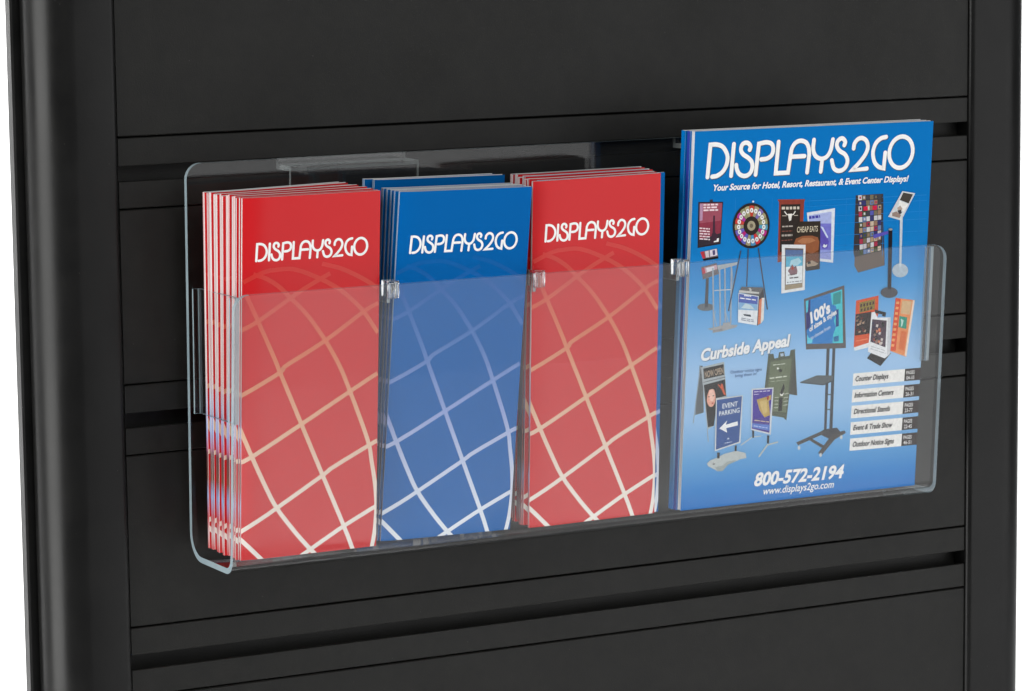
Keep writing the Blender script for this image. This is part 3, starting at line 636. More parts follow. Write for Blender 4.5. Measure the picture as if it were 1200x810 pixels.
(216,[27.3,79.9,48.8,81.0,48.0,47.2,28.2,43.0]),
(146,[30.3,58.5,37.0,64.0,35.8,60.9,45.9,62.6,46.4,59.6,36.3,58.3,37.4,54.8]),
(218,[37.4,49.8,38.4,51.2,39.6,49.9]),
(218,[35.7,46.9,36.8,47.0,36.7,47.5,35.6,47.4]),
(218,[37.2,47.0,39.1,47.2,39.0,47.7,37.0,47.6]),
(218,[39.5,47.3,40.5,47.4,40.4,47.9,39.3,47.8]),
(218,[40.9,47.4,41.7,47.5,41.6,48.0,40.7,47.9]),
]),
]
TEXTS=[
("100's", (10.667, 13.098), (12.532, 13.929), 0.796, 146, 0.25, 0.045),
('of sizes & styles', (10.592, 12.468), (12.992, 13.708), 0.37, 67, 0.2, 0.03),
('to choose from', (10.734, 11.858), (12.461, 12.624), 0.268, 147, 0.15, 0.02),
('Counter Displays', (14.866, 8.439), (17.928, 8.443), 0.388, 16, 0.22, 0.022),
('PAGES', (19.517, 8.627), (20.271, 8.621), 0.261, 178, 0, 0.015),
('04-10', (19.543, 8.22), (20.255, 8.217), 0.275, 178, 0, 0.015),
('Information Centers', (14.868, 7.201), (18.48, 7.18), 0.389, 16, 0.22, 0.022),
('PAGES', (19.513, 7.387), (20.267, 7.379), 0.262, 178, 0, 0.015),
('26-31', (19.538, 6.979), (20.251, 6.975), 0.275, 178, 0, 0.015),
('Directional Stands', (14.879, 5.968), (18.23, 5.951), 0.39, 16, 0.22, 0.022),
('PAGES', (19.518, 6.144), (20.273, 6.135), 0.262, 178, 0, 0.015),
('23-77', (19.543, 5.736), (20.257, 5.729), 0.275, 178, 0, 0.015),
('Event & Trade Show', (14.89, 4.733), (18.51, 4.686), 0.391, 16, 0.22, 0.022),
('PAGES', (19.523, 4.907), (20.279, 4.896), 0.263, 178, 0, 0.015),
('22-45', (19.548, 4.498), (20.263, 4.49), 0.276, 178, 0, 0.015),
('Outdoor Notice Signs', (14.892, 3.471), (18.738, 3.429), 0.391, 16, 0.22, 0.022),
('PAGES', (19.548, 3.675), (20.304, 3.662), 0.263, 178, 0, 0.015),
('46-51', (19.573, 3.265), (20.289, 3.255), 0.276, 178, 0, 0.015),
('NOW OPEN', (1.623, 9.7), (3.199, 9.909), 0.478, 183, 0, 0.02),
('EVENT', (3.229, 7.312), (4.552, 7.403), 0.355, 217, 0.05, 0.012),
('PARKING', (2.961, 6.772), (4.74, 6.924), 0.342, 217, 0.05, 0.012),
('Your Source for Hotel, Resort, Restaurant, & Event Center Displays!', (1.586, 23.302), (18.834, 23.214), 0.443, 146, 0.25, 0.034),
('Curbside Appeal', (1.141, 10.97), (8.973, 11.57), 0.865, 146, 0.22, 0.04),
('800-572-2194', (6.212, 1.285), (14.35, 1.215), 0.978, 219, 0.22, 0.035),
('www.displays2go.com', (7.035, 0.554), (13.457, 0.515), 0.542, 220, 0.2, 0.012),
('Outdoor notice signs', (3.791, 9.851), (6.53, 9.88), 0.215, 221, 0.1, 0.008),
('bring them in!', (4.204, 9.547), (6.094, 9.583), 0.215, 221, 0.1, 0.008),
('CHEAP EATS', (9.056, 19.902), (10.883, 19.882), 0.414, 222, 0, 0.01),
]
LOGO=[[(1.184,24.299),(1.326,26.608),(1.434,26.61),(1.542,26.616),(1.649,26.619),(1.757,26.617),(1.865,26.603),(1.975,26.58),(2.088,26.552),(2.2,26.514),(2.306,26.463),(2.405,26.394),(2.498,26.301),(2.589,26.187),(2.671,26.061),(2.74,25.932),(2.79,25.806),(2.818,25.684),(2.828,25.559),(2.824,25.433),(2.807,25.311),(2.78,25.194),(2.743,25.081),(2.692,24.969),(2.63,24.863),(2.561,24.763),(2.486,24.675),(2.403,24.596),(2.311,24.525),(2.212,24.463),(2.113,24.411),(2.018,24.368),(1.927,24.34),(1.837,24.326),(1.747,24.32),(1.658,24.315),(1.568,24.307)],[(3.314,26.578),(3.181,24.308)],[(4.676,26.114),(4.693,26.159),(4.714,26.204),(4.733,26.25),(4.744,26.295),(4.743,26.341),(4.726,26.389),(4.699,26.439),(4.663,26.489),(4.621,26.533),(4.576,26.568),(4.524,26.596),(4.465,26.618),(4.403,26.633),(4.34,26.64),(4.281,26.637),(4.223,26.626),(4.164,26.605),(4.107,26.577),(4.056,26.539),(4.016,26.492),(3.983,26.433),(3.957,26.36),(3.939,26.281),(3.931,26.201),(3.937,26.127),(3.957,26.06),(3.989,25.994),(4.033,25.929),(4.086,25.867),(4.146,25.808),(4.221,25.752),(4.309,25.699),(4.404,25.649),(4.496,25.597),(4.578,25.544),(4.651,25.488),(4.72,25.432),(4.784,25.375),(4.839,25.315),(4.885,25.252),(4.919,25.185),(4.944,25.114),(4.96,25.041),(4.969,24.968),(4.971,24.895),(4.965,24.82),(4.952,24.743),(4.932,24.666),(4.905,24.594),(4.872,24.529),(4.831,24.471),(4.783,24.417),(4.73,24.369),(4.671,24.327),(4.61,24.294),(4.545,24.269),(4.475,24.251),(4.402,24.24),(4.327,24.238),(4.252,24.244),(4.176,24.261),(4.095,24.286),(4.015,24.32),(3.941,24.361),(3.875,24.409),(3.818,24.466),(3.768,24.533),(3.724,24.605),(3.687,24.678),(3.654,24.747),(3.63,24.811),(3.614,24.874),(3.603,24.937),(3.593,24.999),(3.581,25.061)],[(5.274,24.298),(5.456,26.517),(5.585,26.537),(5.717,26.56),(5.848,26.581),(5.973,26.596),(6.087,26.599),(6.193,26.591),(6.292,26.575),(6.384,26.551),(6.465,26.518),(6.534,26.474),(6.591,26.418),(6.638,26.351),(6.673,26.275),(6.697,26.194),(6.71,26.113),(6.711,26.027),(6.702,25.934),(6.681,25.839),(6.649,25.75),(6.605,25.673),(6.547,25.608),(6.475,25.551),(6.393,25.501),(6.305,25.459),(6.215,25.426),(6.121,25.404),(6.021,25.393),(5.917,25.389),(5.811,25.387),(5.708,25.381)],[(7.147,26.59),(7.009,24.32),(8.074,24.322),(8.248,25.704),(8.261,25.778),(8.27,25.851),(8.282,25.925),(8.299,25.998),(8.328,26.073),(8.368,26.151),(8.416,26.234),(8.472,26.315),(8.535,26.389),(8.604,26.45),(8.681,26.499),(8.765,26.539),(8.856,26.57),(8.949,26.59),(9.042,26.598),(9.139,26.592),(9.243,26.574),(9.346,26.544),(9.442,26.504),(9.526,26.455),(9.595,26.392),(9.655,26.316),(9.706,26.232),(9.749,26.143),(9.786,26.055),(9.812,25.967),(9.829,25.876),(9.839,25.783),(9.848,25.689),(9.86,25.596),(9.743,24.265)],[(8.38,25.459),(9.45,25.464)],[(10.223,26.613),(10.212,26.475),(10.197,26.334),(10.184,26.194),(10.179,26.06),(10.19,25.935),(10.216,25.818),(10.253,25.706),(10.3,25.602),(10.358,25.508),(10.427,25.428),(10.511,25.36),(10.61,25.302),(10.717,25.257),(10.826,25.225),(10.928,25.207),(11.027,25.206),(11.127,25.219),(11.224,25.245),(11.316,25.285),(11.401,25.337),(11.478,25.402),(11.55,25.479),(11.616,25.569),(11.675,25.672),(11.727,25.79),(11.769,25.926),(11.801,26.082),(11.828,26.249),(11.854,26.418),(11.883,26.582)],[(11.006,25.071),(10.94,24.275)],[(12.914,26.117),(12.931,26.166),(12.953,26.216),(12.972,26.266),(12.983,26.315),(12.98,26.364),(12.959,26.415),(12.924,26.469),(12.88,26.52),(12.832,26.564),(12.786,26.596),(12.739,26.616),(12.688,26.627),(12.636,26.629),(12.584,26.622),(12.534,26.606),(12.482,26.579),(12.427,26.542),(12.374,26.496),(12.328,26.445),(12.295,26.391),(12.272,26.332),(12.257,26.267),(12.251,26.198),(12.256,26.128),(12.273,26.059),(12.304,25.99),(12.347,25.919),(12.401,25.848),(12.464,25.779),(12.534,25.715),(12.618,25.658),(12.717,25.608),(12.821,25.558),(12.919,25.506),(13.002,25.446),(13.07,25.377),(13.13,25.301),(13.18,25.222),(13.219,25.141),(13.246,25.06),(13.259,24.977),(13.259,24.891),(13.249,24.804),(13.228,24.721),(13.199,24.644),(13.16,24.573),(13.11,24.503),(13.051,24.44),(12.985,24.384),(12.914,24.339),(12.834,24.304),(12.743,24.276),(12.649,24.258),(12.554,24.251),(12.465,24.258),(12.38,24.279),(12.294,24.31),(12.212,24.355),(12.136,24.412),(12.07,24.484),(12.018,24.576),(11.976,24.687),(11.94,24.808),(11.905,24.933),(11.868,25.051)],[(13.756,25.849),(13.764,25.921),(13.769,25.994),(13.776,26.067),(13.79,26.138),(13.816,26.206),(13.857,26.274),(13.91,26.343),(13.97,26.409),(14.035,26.466),(14.102,26.512),(14.17,26.545),(14.243,26.57),(14.319,26.584),(14.396,26.588),(14.472,26.581),(14.55,26.561),(14.632,26.53),(14.713,26.489),(14.787,26.436),(14.849,26.374),(14.902,26.298),(14.949,26.209),(14.987,26.111),(15.011,26.009),(15.019,25.907),(15.009,25.805),(14.984,25.701),(14.945,25.593),(14.892,25.483),(14.827,25.371),(14.744,25.252),(14.645,25.128),(14.534,25.003),(14.419,24.881),(14.304,24.764),(14.189,24.656),(14.07,24.553),(13.949,24.454),(13.827,24.355),(13.706,24.254),(15.021,24.314)],[(16.618,26.581),(16.52,26.566),(16.422,26.555),(16.324,26.542),(16.228,26.52),(16.134,26.483),(16.04,26.431),(15.945,26.368),(15.853,26.295),(15.769,26.21),(15.698,26.114),(15.637,26.003),(15.584,25.877),(15.542,25.742),(15.514,25.604),(15.502,25.468),(15.509,25.33),(15.533,25.186),(15.571,25.043),(15.619,24.908),(15.674,24.79),(15.739,24.688),(15.815,24.598),(15.9,24.519),(15.988,24.452),(16.075,24.395),(16.163,24.353),(16.254,24.327),(16.346,24.309),(16.44,24.294),(16.532,24.274),(16.606,25.423)],[(19.086,25.355),(19.051,25.129),(18.977,24.913),(18.866,24.717),(18.723,24.546),(18.552,24.408),(18.362,24.309),(18.158,24.251),(17.949,24.238),(17.744,24.269),(17.549,24.344),(17.372,24.459),(17.221,24.61),(17.1,24.791),(17.015,24.996),(16.969,25.215),(16.963,25.442),(16.997,25.667),(17.071,25.882),(17.182,26.078),(17.324,26.248),(17.494,26.385),(17.684,26.485),(17.886,26.543),(18.095,26.558),(18.3,26.527),(18.496,26.454),(18.673,26.339),(18.825,26.189),(18.946,26.008),(19.032,25.803),(19.079,25.583),(19.086,25.355)]]
NET=[[(-0.25,15.7),(-0.14,15.75),(-0.04,15.8),(0.06,15.85),(0.16,15.89),(0.26,15.93),(0.36,15.98),(0.47,16.03),(0.58,16.08),(0.69,16.13),(0.81,16.2),(0.95,16.27),(1.09,16.35),(1.25,16.44),(1.43,16.54),(1.63,16.66),(1.83,16.78),(2.05,16.91),(2.26,17.04),(2.47,17.17),(2.68,17.29),(2.88,17.41),(3.07,17.53),(3.24,17.63),(3.39,17.72),(3.52,17.8),(3.63,17.86),(3.73,17.92),(3.82,17.98),(3.9,18.03),(3.98,18.07),(4.05,18.11),(4.11,18.15),(4.18,18.18),(4.25,18.22),(4.32,18.26),(4.39,18.3),(4.47,18.34),(4.55,18.39),(4.62,18.42),(4.69,18.46),(4.77,18.5),(4.84,18.53),(4.91,18.57),(4.99,18.6),(5.06,18.64),(5.14,18.68),(5.22,18.72),(5.3,18.76),(5.39,18.8),(5.47,18.84),(5.56,18.88),(5.65,18.93),(5.75,18.97),(5.84,19.02),(5.94,19.06),(6.03,19.11),(6.13,19.15),(6.22,19.2),(6.32,19.24),(6.41,19.29)],[(0.08,19.05),(0.19,19.1),(0.29,19.15),(0.39,19.19),(0.5,19.24),(0.6,19.29),(0.7,19.34),(0.81,19.38),(0.91,19.43),(1.0,19.47),(1.1,19.51),(1.19,19.54),(1.27,19.58),(1.35,19.6),(1.43,19.63),(1.5,19.65),(1.57,19.67),(1.63,19.68),(1.7,19.7),(1.76,19.71),(1.82,19.72),(1.88,19.73),(1.94,19.75),(2.01,19.76),(2.07,19.77)],[(0.29,18.21),(0.36,18.06),(0.42,17.91),(0.49,17.76),(0.56,17.62),(0.62,17.48),(0.69,17.33),(0.76,17.18),(0.83,17.03),(0.9,16.87),(0.98,16.71),(1.06,16.53),(1.14,16.34),(1.24,16.14),(1.34,15.91),(1.45,15.67),(1.57,15.42),(1.69,15.17),(1.81,14.91),(1.93,14.65),(2.04,14.4),(2.15,14.17),(2.25,13.95),(2.34,13.76),(2.41,13.59),(2.47,13.46),(2.51,13.37),(2.54,13.31),(2.55,13.27),(2.56,13.24),(2.57,13.22),(2.58,13.2),(2.59,13.16),(2.61,13.1),(2.65,13.02),(2.7,12.9),(2.77,12.74),(2.86,12.53),(2.96,12.29),(3.08,12.02),(3.21,11.73),(3.34,11.42),(3.49,11.09),(3.64,10.75),(3.79,10.4),(3.94,10.06),(4.08,9.72),(4.23,9.39),(4.37,9.07),(4.5,8.77),(4.63,8.46),(4.77,8.15),(4.9,7.85),(5.04,7.54),(5.17,7.23),(5.31,6.92),(5.44,6.61),(5.58,6.31),(5.71,6.0),(5.85,5.69),(5.98,5.38),(6.12,5.07),(6.27,4.74),(6.41,4.41),(6.56,4.07),(6.71,3.74),(6.86,3.4),(7.0,3.08),(7.14,2.76),(7.28,2.46),(7.4,2.17),(7.52,1.91),(7.62,1.67),(7.71,1.45),(7.79,1.26),(7.86,1.1),(7.93,0.95),(7.98,0.81),(8.03,0.68),(8.08,0.56),(8.12,0.45),(8.17,0.33),(8.21,0.21),(8.26,0.09),(8.32,-0.05)],[(0.78,19.56),(0.85,19.54),(0.93,19.51),(1.0,19.48),(1.08,19.46),(1.15,19.43),(1.23,19.41),(1.3,19.38),(1.38,19.36),(1.45,19.33),(1.53,19.3),(1.6,19.26),(1.68,19.23),(1.75,19.19),(1.83,19.15),(1.9,19.11),(1.98,19.06),(2.05,19.02),(2.13,18.97),(2.2,18.93),(2.28,18.88),(2.35,18.82),(2.43,18.77),(2.5,18.72),(2.58,18.66),(2.65,18.6),(2.73,18.54),(2.8,18.48),(2.87,18.41),(2.94,18.35),(3.01,18.28),(3.08,18.21),(3.15,18.14),(3.23,18.06),(3.31,17.98),(3.4,17.89),(3.49,17.81),(3.58,17.71),(3.69,17.61),(3.79,17.51),(3.9,17.41),(4.01,17.3),(4.12,17.19),(4.24,17.08),(4.35,16.96),(4.47,16.84),(4.59,16.71),(4.7,16.58),(4.81,16.45),(4.92,16.32),(5.04,16.17),(5.15,16.03),(5.27,15.88),(5.38,15.72),(5.5,15.56),(5.61,15.4),(5.73,15.24),(5.84,15.09),(5.95,14.93),(6.05,14.77),(6.15,14.62),(6.25,14.47),(6.35,14.32),(6.44,14.17),(6.53,14.02),(6.62,13.87),(6.71,13.73),(6.79,13.58),(6.88,13.43),(6.96,13.29),(7.04,13.14),(7.12,12.99),(7.19,12.84),(7.27,12.69),(7.34,12.55),(7.4,12.41),(7.47,12.27),(7.53,12.13),(7.59,11.99),(7.65,11.84),(7.71,11.7),(7.78,11.54),(7.84,11.38),(7.91,11.22),(7.99,11.04),(8.06,10.86),(8.15,10.65),(8.23,10.44),(8.33,10.22),(8.42,9.99),(8.51,9.76),(8.6,9.53),(8.69,9.31),(8.78,9.09),(8.86,8.89),(8.93,8.7),(9.0,8.53),(9.06,8.37),(9.11,8.23),(9.16,8.09),(9.21,7.97),(9.25,7.85),(9.29,7.74),(9.33,7.64),(9.36,7.54),(9.39,7.44),(9.42,7.34),(9.45,7.24),(9.48,7.14),(9.51,7.05),(9.53,6.96),(9.55,6.87),(9.56,6.79),(9.58,6.72),(9.59,6.64),(9.6,6.56),(9.61,6.48),(9.62,6.39),(9.64,6.3),(9.65,6.2),(9.67,6.09),(9.69,5.97),(9.72,5.83),(9.74,5.69),(9.77,5.54),(9.8,5.39),(9.83,5.23),(9.85,5.08),(9.88,4.92),(9.9,4.76),(9.93,4.61),(9.95,4.47),(9.97,4.33),(9.98,4.2),(10.0,4.07),(10.01,3.95),(10.02,3.83),(10.03,3.71),(10.04,3.59),(10.05,3.47),(10.06,3.36),(10.06,3.24),(10.07,3.12),(10.07,3.0),(10.07,2.87),(10.07,2.74),(10.07,2.6),(10.07,2.47),(10.06,2.33),(10.06,2.19),(10.05,2.04),(10.04,1.9),(10.03,1.76),(10.02,1.63),(10.01,1.49),(10.0,1.36),(9.99,1.23),(9.97,1.11),(9.96,0.99),(9.94,0.87),(9.92,0.75),(9.9,0.64),(9.88,0.52),(9.86,0.41),(9.84,0.3),(9.81,0.19),(9.79,0.08),(9.77,-0.04),(9.75,-0.15)],[(2.07,19.76),(2.2,19.76),(2.32,19.76),(2.44,19.77),(2.57,19.78),(2.69,19.78),(2.82,19.79),(2.94,19.79),(3.07,19.79),(3.19,19.79),(3.32,19.79),(3.45,19.77),(3.58,19.75),(3.71,19.73),(3.84,19.69),(3.97,19.66),(4.11,19.61),(4.24,19.57),(4.38,19.52),(4.51,19.47),(4.65,19.41),(4.79,19.36),(4.92,19.3),(5.06,19.24),(5.19,19.18),(5.33,19.12),(5.47,19.06),(5.61,18.99),(5.76,18.92),(5.9,18.84),(6.05,18.77),(6.19,18.7),(6.32,18.62),(6.46,18.54),(6.59,18.47),(6.71,18.4),(6.83,18.33),(6.94,18.26),(7.04,18.19),(7.14,18.12),(7.23,18.06),(7.32,17.99),(7.41,17.92),(7.49,17.86),(7.58,17.79),(7.66,17.72),(7.74,17.65),(7.83,17.58),(7.91,17.5),(8.0,17.43),(8.09,17.35),(8.17,17.27),(8.26,17.2),(8.35,17.12),(8.43,17.04),(8.52,16.96),(8.6,16.87),(8.69,16.78),(8.78,16.69),(8.87,16.59),(8.95,16.49),(9.04,16.38),(9.13,16.26),(9.22,16.14),(9.31,16.01),(9.4,15.88),(9.49,15.75),(9.58,15.62),(9.67,15.48),(9.77,15.34),(9.86,15.21),(9.95,15.07),(10.04,14.94)],[(5.8,19.98),(5.92,19.94),(6.05,19.91),(6.18,19.87),(6.3,19.84),(6.43,19.8),(6.56,19.76),(6.69,19.73),(6.82,19.69),(6.94,19.65),(7.07,19.61),(7.2,19.56),(7.33,19.51),(7.46,19.46),(7.59,19.4),(7.72,19.34),(7.86,19.28),(7.99,19.21),(8.13,19.15),(8.26,19.08),(8.39,19.01),(8.52,18.95),(8.64,18.88),(8.76,18.82),(8.87,18.75),(8.98,18.69),(9.09,18.63),(9.18,18.57),(9.28,18.51),(9.37,18.45),(9.46,18.39),(9.55,18.32),(9.64,18.26),(9.73,18.2),(9.82,18.14),(9.91,18.08),(10.0,18.02)],[(-0.12,9.14),(-0.05,8.97),(0.02,8.8),(0.09,8.64),(0.16,8.47),(0.23,8.3),(0.31,8.14),(0.38,7.97),(0.45,7.8),(0.52,7.63),(0.59,7.47),(0.67,7.3),(0.74,7.13),(0.81,6.97),(0.89,6.8),(0.96,6.63),(1.04,6.46),(1.12,6.29),(1.19,6.12),(1.27,5.96),(1.35,5.79),(1.43,5.63),(1.5,5.46),(1.58,5.3),(1.66,5.15),(1.73,5.0),(1.8,4.85),(1.88,4.7),(1.95,4.56),(2.02,4.41),(2.09,4.27),(2.16,4.13),(2.24,3.99),(2.32,3.85),(2.4,3.71),(2.49,3.57),(2.58,3.42),(2.68,3.28),(2.78,3.13),(2.88,2.98),(3.0,2.83),(3.11,2.68),(3.23,2.53),(3.34,2.38),(3.46,2.23),(3.58,2.08),(3.69,1.94),(3.81,1.8),(3.91,1.66),(4.02,1.53),(4.13,1.4),(4.24,1.27),(4.35,1.14),(4.46,1.01),(4.57,0.89),(4.68,0.77),(4.78,0.65),(4.88,0.54),(4.98,0.43),(5.07,0.33),(5.16,0.24),(5.24,0.15),(5.31,0.08),(5.38,0.01),(5.44,-0.05),(5.5,-0.11),(5.55,-0.16),(5.61,-0.21),(5.66,-0.26),(5.71,-0.31),(5.77,-0.36),(5.83,-0.41),(5.88,-0.47)],[(10.05,17.02),(9.97,16.98),(9.89,16.95),(9.82,16.92),(9.75,16.89),(9.69,16.87),(9.62,16.84),(9.54,16.8),(9.45,16.76),(9.36,16.71),(9.24,16.65),(9.11,16.58),(8.95,16.49),(8.77,16.38),(8.57,16.26),(8.35,16.12),(8.11,15.96),(7.87,15.8),(7.61,15.64),(7.34,15.47),(7.08,15.3),(6.81,15.13),(6.55,14.97),(6.29,14.82),(6.05,14.67),(5.8,14.54),(5.55,14.4),(5.28,14.26),(5.01,14.12),(4.75,13.98),(4.48,13.85),(4.23,13.72),(3.99,13.6),(3.76,13.49),(3.55,13.38),(3.37,13.29),(3.22,13.2),(3.1,13.13),(3.03,13.08),(2.99,13.04),(2.97,13.01),(2.97,12.99),(2.97,12.97),(2.98,12.95),(2.98,12.93),(2.96,12.9),(2.91,12.87),(2.84,12.81),(2.72,12.74),(2.56,12.66),(2.38,12.56),(2.17,12.45),(1.94,12.34),(1.7,12.22),(1.44,12.09),(1.17,11.96),(0.9,11.82),(0.63,11.69),(0.37,11.56),(0.11,11.43),(-0.13,11.31)],[(10.04,12.14),(9.88,12.05),(9.72,11.97),(9.56,11.89),(9.41,11.81),(9.26,11.73),(9.11,11.65),(8.95,11.56),(8.79,11.47),(8.61,11.38),(8.42,11.28),(8.21,11.17),(7.99,11.04),(7.74,10.91),(7.47,10.76),(7.19,10.61),(6.89,10.45),(6.59,10.28),(6.27,10.11),(5.95,9.94),(5.63,9.76),(5.31,9.58),(4.99,9.41),(4.67,9.24),(4.37,9.07),(4.06,8.91),(3.73,8.73),(3.4,8.55),(3.06,8.37),(2.72,8.18),(2.38,8.0),(2.06,7.83),(1.74,7.66),(1.45,7.51),(1.18,7.37),(0.95,7.24),(0.74,7.13),(0.57,7.05),(0.43,6.98),(0.32,6.93),(0.24,6.89),(0.17,6.86),(0.12,6.84),(0.08,6.83),(0.04,6.82),(0.0,6.81),(-0.04,6.79),(-0.09,6.77),(-0.16,6.75)],[(10.1,7.44),(10.05,7.42),(10.02,7.4),(9.98,7.39),(9.95,7.38),(9.93,7.37),(9.89,7.36),(9.85,7.34),(9.8,7.32),(9.74,7.29),(9.66,7.25),(9.56,7.21),(9.43,7.15),(9.27,7.07),(9.08,6.98),(8.86,6.88),(8.61,6.76),(8.36,6.64),(8.09,6.51),(7.83,6.39),(7.57,6.27),(7.33,6.15),(7.11,6.04),(6.91,5.94),(6.75,5.86),(6.63,5.8),(6.54,5.75),(6.49,5.72),(6.45,5.7),(6.43,5.68),(6.42,5.66),(6.4,5.65),(6.37,5.62),(6.32,5.59),(6.24,5.54),(6.14,5.47),(5.98,5.38),(5.79,5.27),(5.56,5.13),(5.3,4.98),(5.01,4.82),(4.71,4.64),(4.4,4.46),(4.08,4.28),(3.75,4.09),(3.44,3.91),(3.13,3.74),(2.84,3.57),(2.58,3.42),(2.33,3.29),(2.09,3.15),(1.86,3.02),(1.63,2.9),(1.41,2.78),(1.2,2.66),(0.98,2.55),(0.77,2.43),(0.56,2.32),(0.34,2.2),(0.13,2.09),(-0.09,1.97)],[(10.11,2.86),(9.9,2.76),(9.69,2.67),(9.48,2.57),(9.28,2.47),(9.07,2.37),(8.86,2.27),(8.65,2.17),(8.44,2.07),(8.24,1.97),(8.03,1.87),(7.83,1.77),(7.62,1.67),(7.42,1.56),(7.2,1.45),(6.99,1.33),(6.77,1.21),(6.55,1.09),(6.34,0.97),(6.13,0.86),(5.93,0.75),(5.74,0.64),(5.56,0.54),(5.4,0.45),(5.26,0.37),(5.13,0.3),(5.03,0.25),(4.94,0.19),(4.86,0.15),(4.79,0.11),(4.73,0.08),(4.68,0.05),(4.62,0.02),(4.57,-0.01),(4.52,-0.04),(4.46,-0.07),(4.39,-0.11)],[(-0.09,1.51),(-0.03,1.45),(0.04,1.39),(0.1,1.33),(0.16,1.27),(0.22,1.21),(0.28,1.15),(0.34,1.09),(0.41,1.02),(0.47,0.96),(0.54,0.9),(0.6,0.83),(0.67,0.76),(0.74,0.69),(0.81,0.62),(0.88,0.55),(0.96,0.47),(1.03,0.4),(1.11,0.32),(1.18,0.24),(1.26,0.17),(1.34,0.09),(1.41,0.01),(1.49,-0.07),(1.57,-0.14)]]

# ------------------------------------------------------------------ materials
def new_mat(name):
    m = bpy.data.materials.new(name); m.use_nodes = True
    return m, m.node_tree.nodes, m.node_tree.links, m.node_tree.nodes["Principled BSDF"]

def paper(name, col, rough=0.28, spec=0.5):
    m, n, l, b = new_mat(name)
    b.inputs["Base Color"].default_value = (*col, 1)
    b.inputs["Roughness"].default_value = rough
    b.inputs["Specular IOR Level"].default_value = spec
    if rough < 0.4:                                   # printed sheets are never perfectly flat
        tc = n.new("ShaderNodeTexCoord"); nz = n.new("ShaderNodeTexNoise"); nz.inputs["Scale"].default_value = 16; nz.inputs["Detail"].default_value = 1
        bp = n.new("ShaderNodeBump"); bp.inputs["Strength"].default_value = 0.5; bp.inputs["Distance"].default_value = 0.002
        oi = n.new("ShaderNodeObjectInfo"); ad = n.new("ShaderNodeVectorMath"); ad.operation = 'ADD'
        l.new(tc.outputs["Object"], ad.inputs[0]); l.new(oi.outputs["Location"], ad.inputs[1])
        l.new(ad.outputs[0], nz.inputs["Vector"]); l.new(nz.outputs["Fac"], bp.inputs["Height"]); l.new(bp.outputs["Normal"], b.inputs["Normal"])
    return m

def black_plastic(name, base, rough, spec, grain):
    m, n, l, b = new_mat(name)
    tc = n.new("ShaderNodeTexCoord")
    nz = n.new("ShaderNodeTexNoise"); nz.inputs["Scale"].default_value = 900; nz.inputs["Detail"].default_value = 3
    l.new(tc.outputs["Object"], nz.inputs["Vector"])
    bp = n.new("ShaderNodeBump"); bp.inputs["Strength"].default_value = grain; bp.inputs["Distance"].default_value = 0.0004
    l.new(nz.outputs["Fac"], bp.inputs["Height"]); l.new(bp.outputs["Normal"], b.inputs["Normal"])
    n2 = n.new("ShaderNodeTexNoise"); n2.inputs["Scale"].default_value = 14; n2.inputs["Detail"].default_value = 6
    l.new(tc.outputs["Object"], n2.inputs["Vector"])
    mr = n.new("ShaderNodeMapRange"); mr.inputs[1].default_value = 0.3; mr.inputs[2].default_value = 0.7
    mr.inputs[3].default_value = rough-0.055; mr.inputs[4].default_value = rough+0.06
    l.new(n2.outputs["Fac"], mr.inputs[0]); l.new(mr.outputs[0], b.inputs["Roughness"])
    # faint handling marks and dust specks in the coating
    n3 = n.new("ShaderNodeTexNoise"); n3.inputs["Scale"].default_value = 55; n3.inputs["Detail"].default_value = 8; n3.inputs["Roughness"].default_value = 0.7
    vo = n.new("ShaderNodeTexVoronoi"); vo.inputs["Scale"].default_value = 130
    l.new(tc.outputs["Object"], n3.inputs["Vector"]); l.new(tc.outputs["Object"], vo.inputs["Vector"])
    sp_ = n.new("ShaderNodeMapRange"); sp_.inputs[1].default_value = 0.035; sp_.inputs[2].default_value = 0.06; sp_.inputs[3].default_value = 1.0; sp_.inputs[4].default_value = 0.0
    l.new(vo.outputs["Distance"], sp_.inputs[0])
    g1 = n.new("ShaderNodeMath"); g1.operation = 'GREATER_THAN'; g1.inputs[1].default_value = 0.90
    sx = n.new("ShaderNodeSeparateColor"); l.new(vo.outputs["Color"], sx.inputs[0]); l.new(sx.outputs[0], g1.inputs[0])
    g2 = n.new("ShaderNodeMath"); g2.operation = 'MULTIPLY'; l.new(sp_.outputs[0], g2.inputs[0]); l.new(g1.outputs[0], g2.inputs[1])
    rp = n.new("ShaderNodeValToRGB"); rp.color_ramp.elements[0].position = .3; rp.color_ramp.elements[0].color = (base[0]*.75, base[1]*.75, base[2]*.75, 1)
    rp.color_ramp.elements[1].position = .72; rp.color_ramp.elements[1].color = (base[0]*1.35, base[1]*1.33, base[2]*1.25, 1)
    l.new(n3.outputs["Fac"], rp.inputs[0])
    mx = n.new("ShaderNodeMix"); mx.data_type = 'RGBA'; mx.inputs[7].default_value = (.045, .044, .040, 1)
    l.new(g2.outputs[0], mx.inputs[0]); l.new(rp.outputs[0], mx.inputs[6]); l.new(mx.outputs[2], b.inputs["Base Color"])
    b.inputs["Specular IOR Level"].default_value = spec
    return m

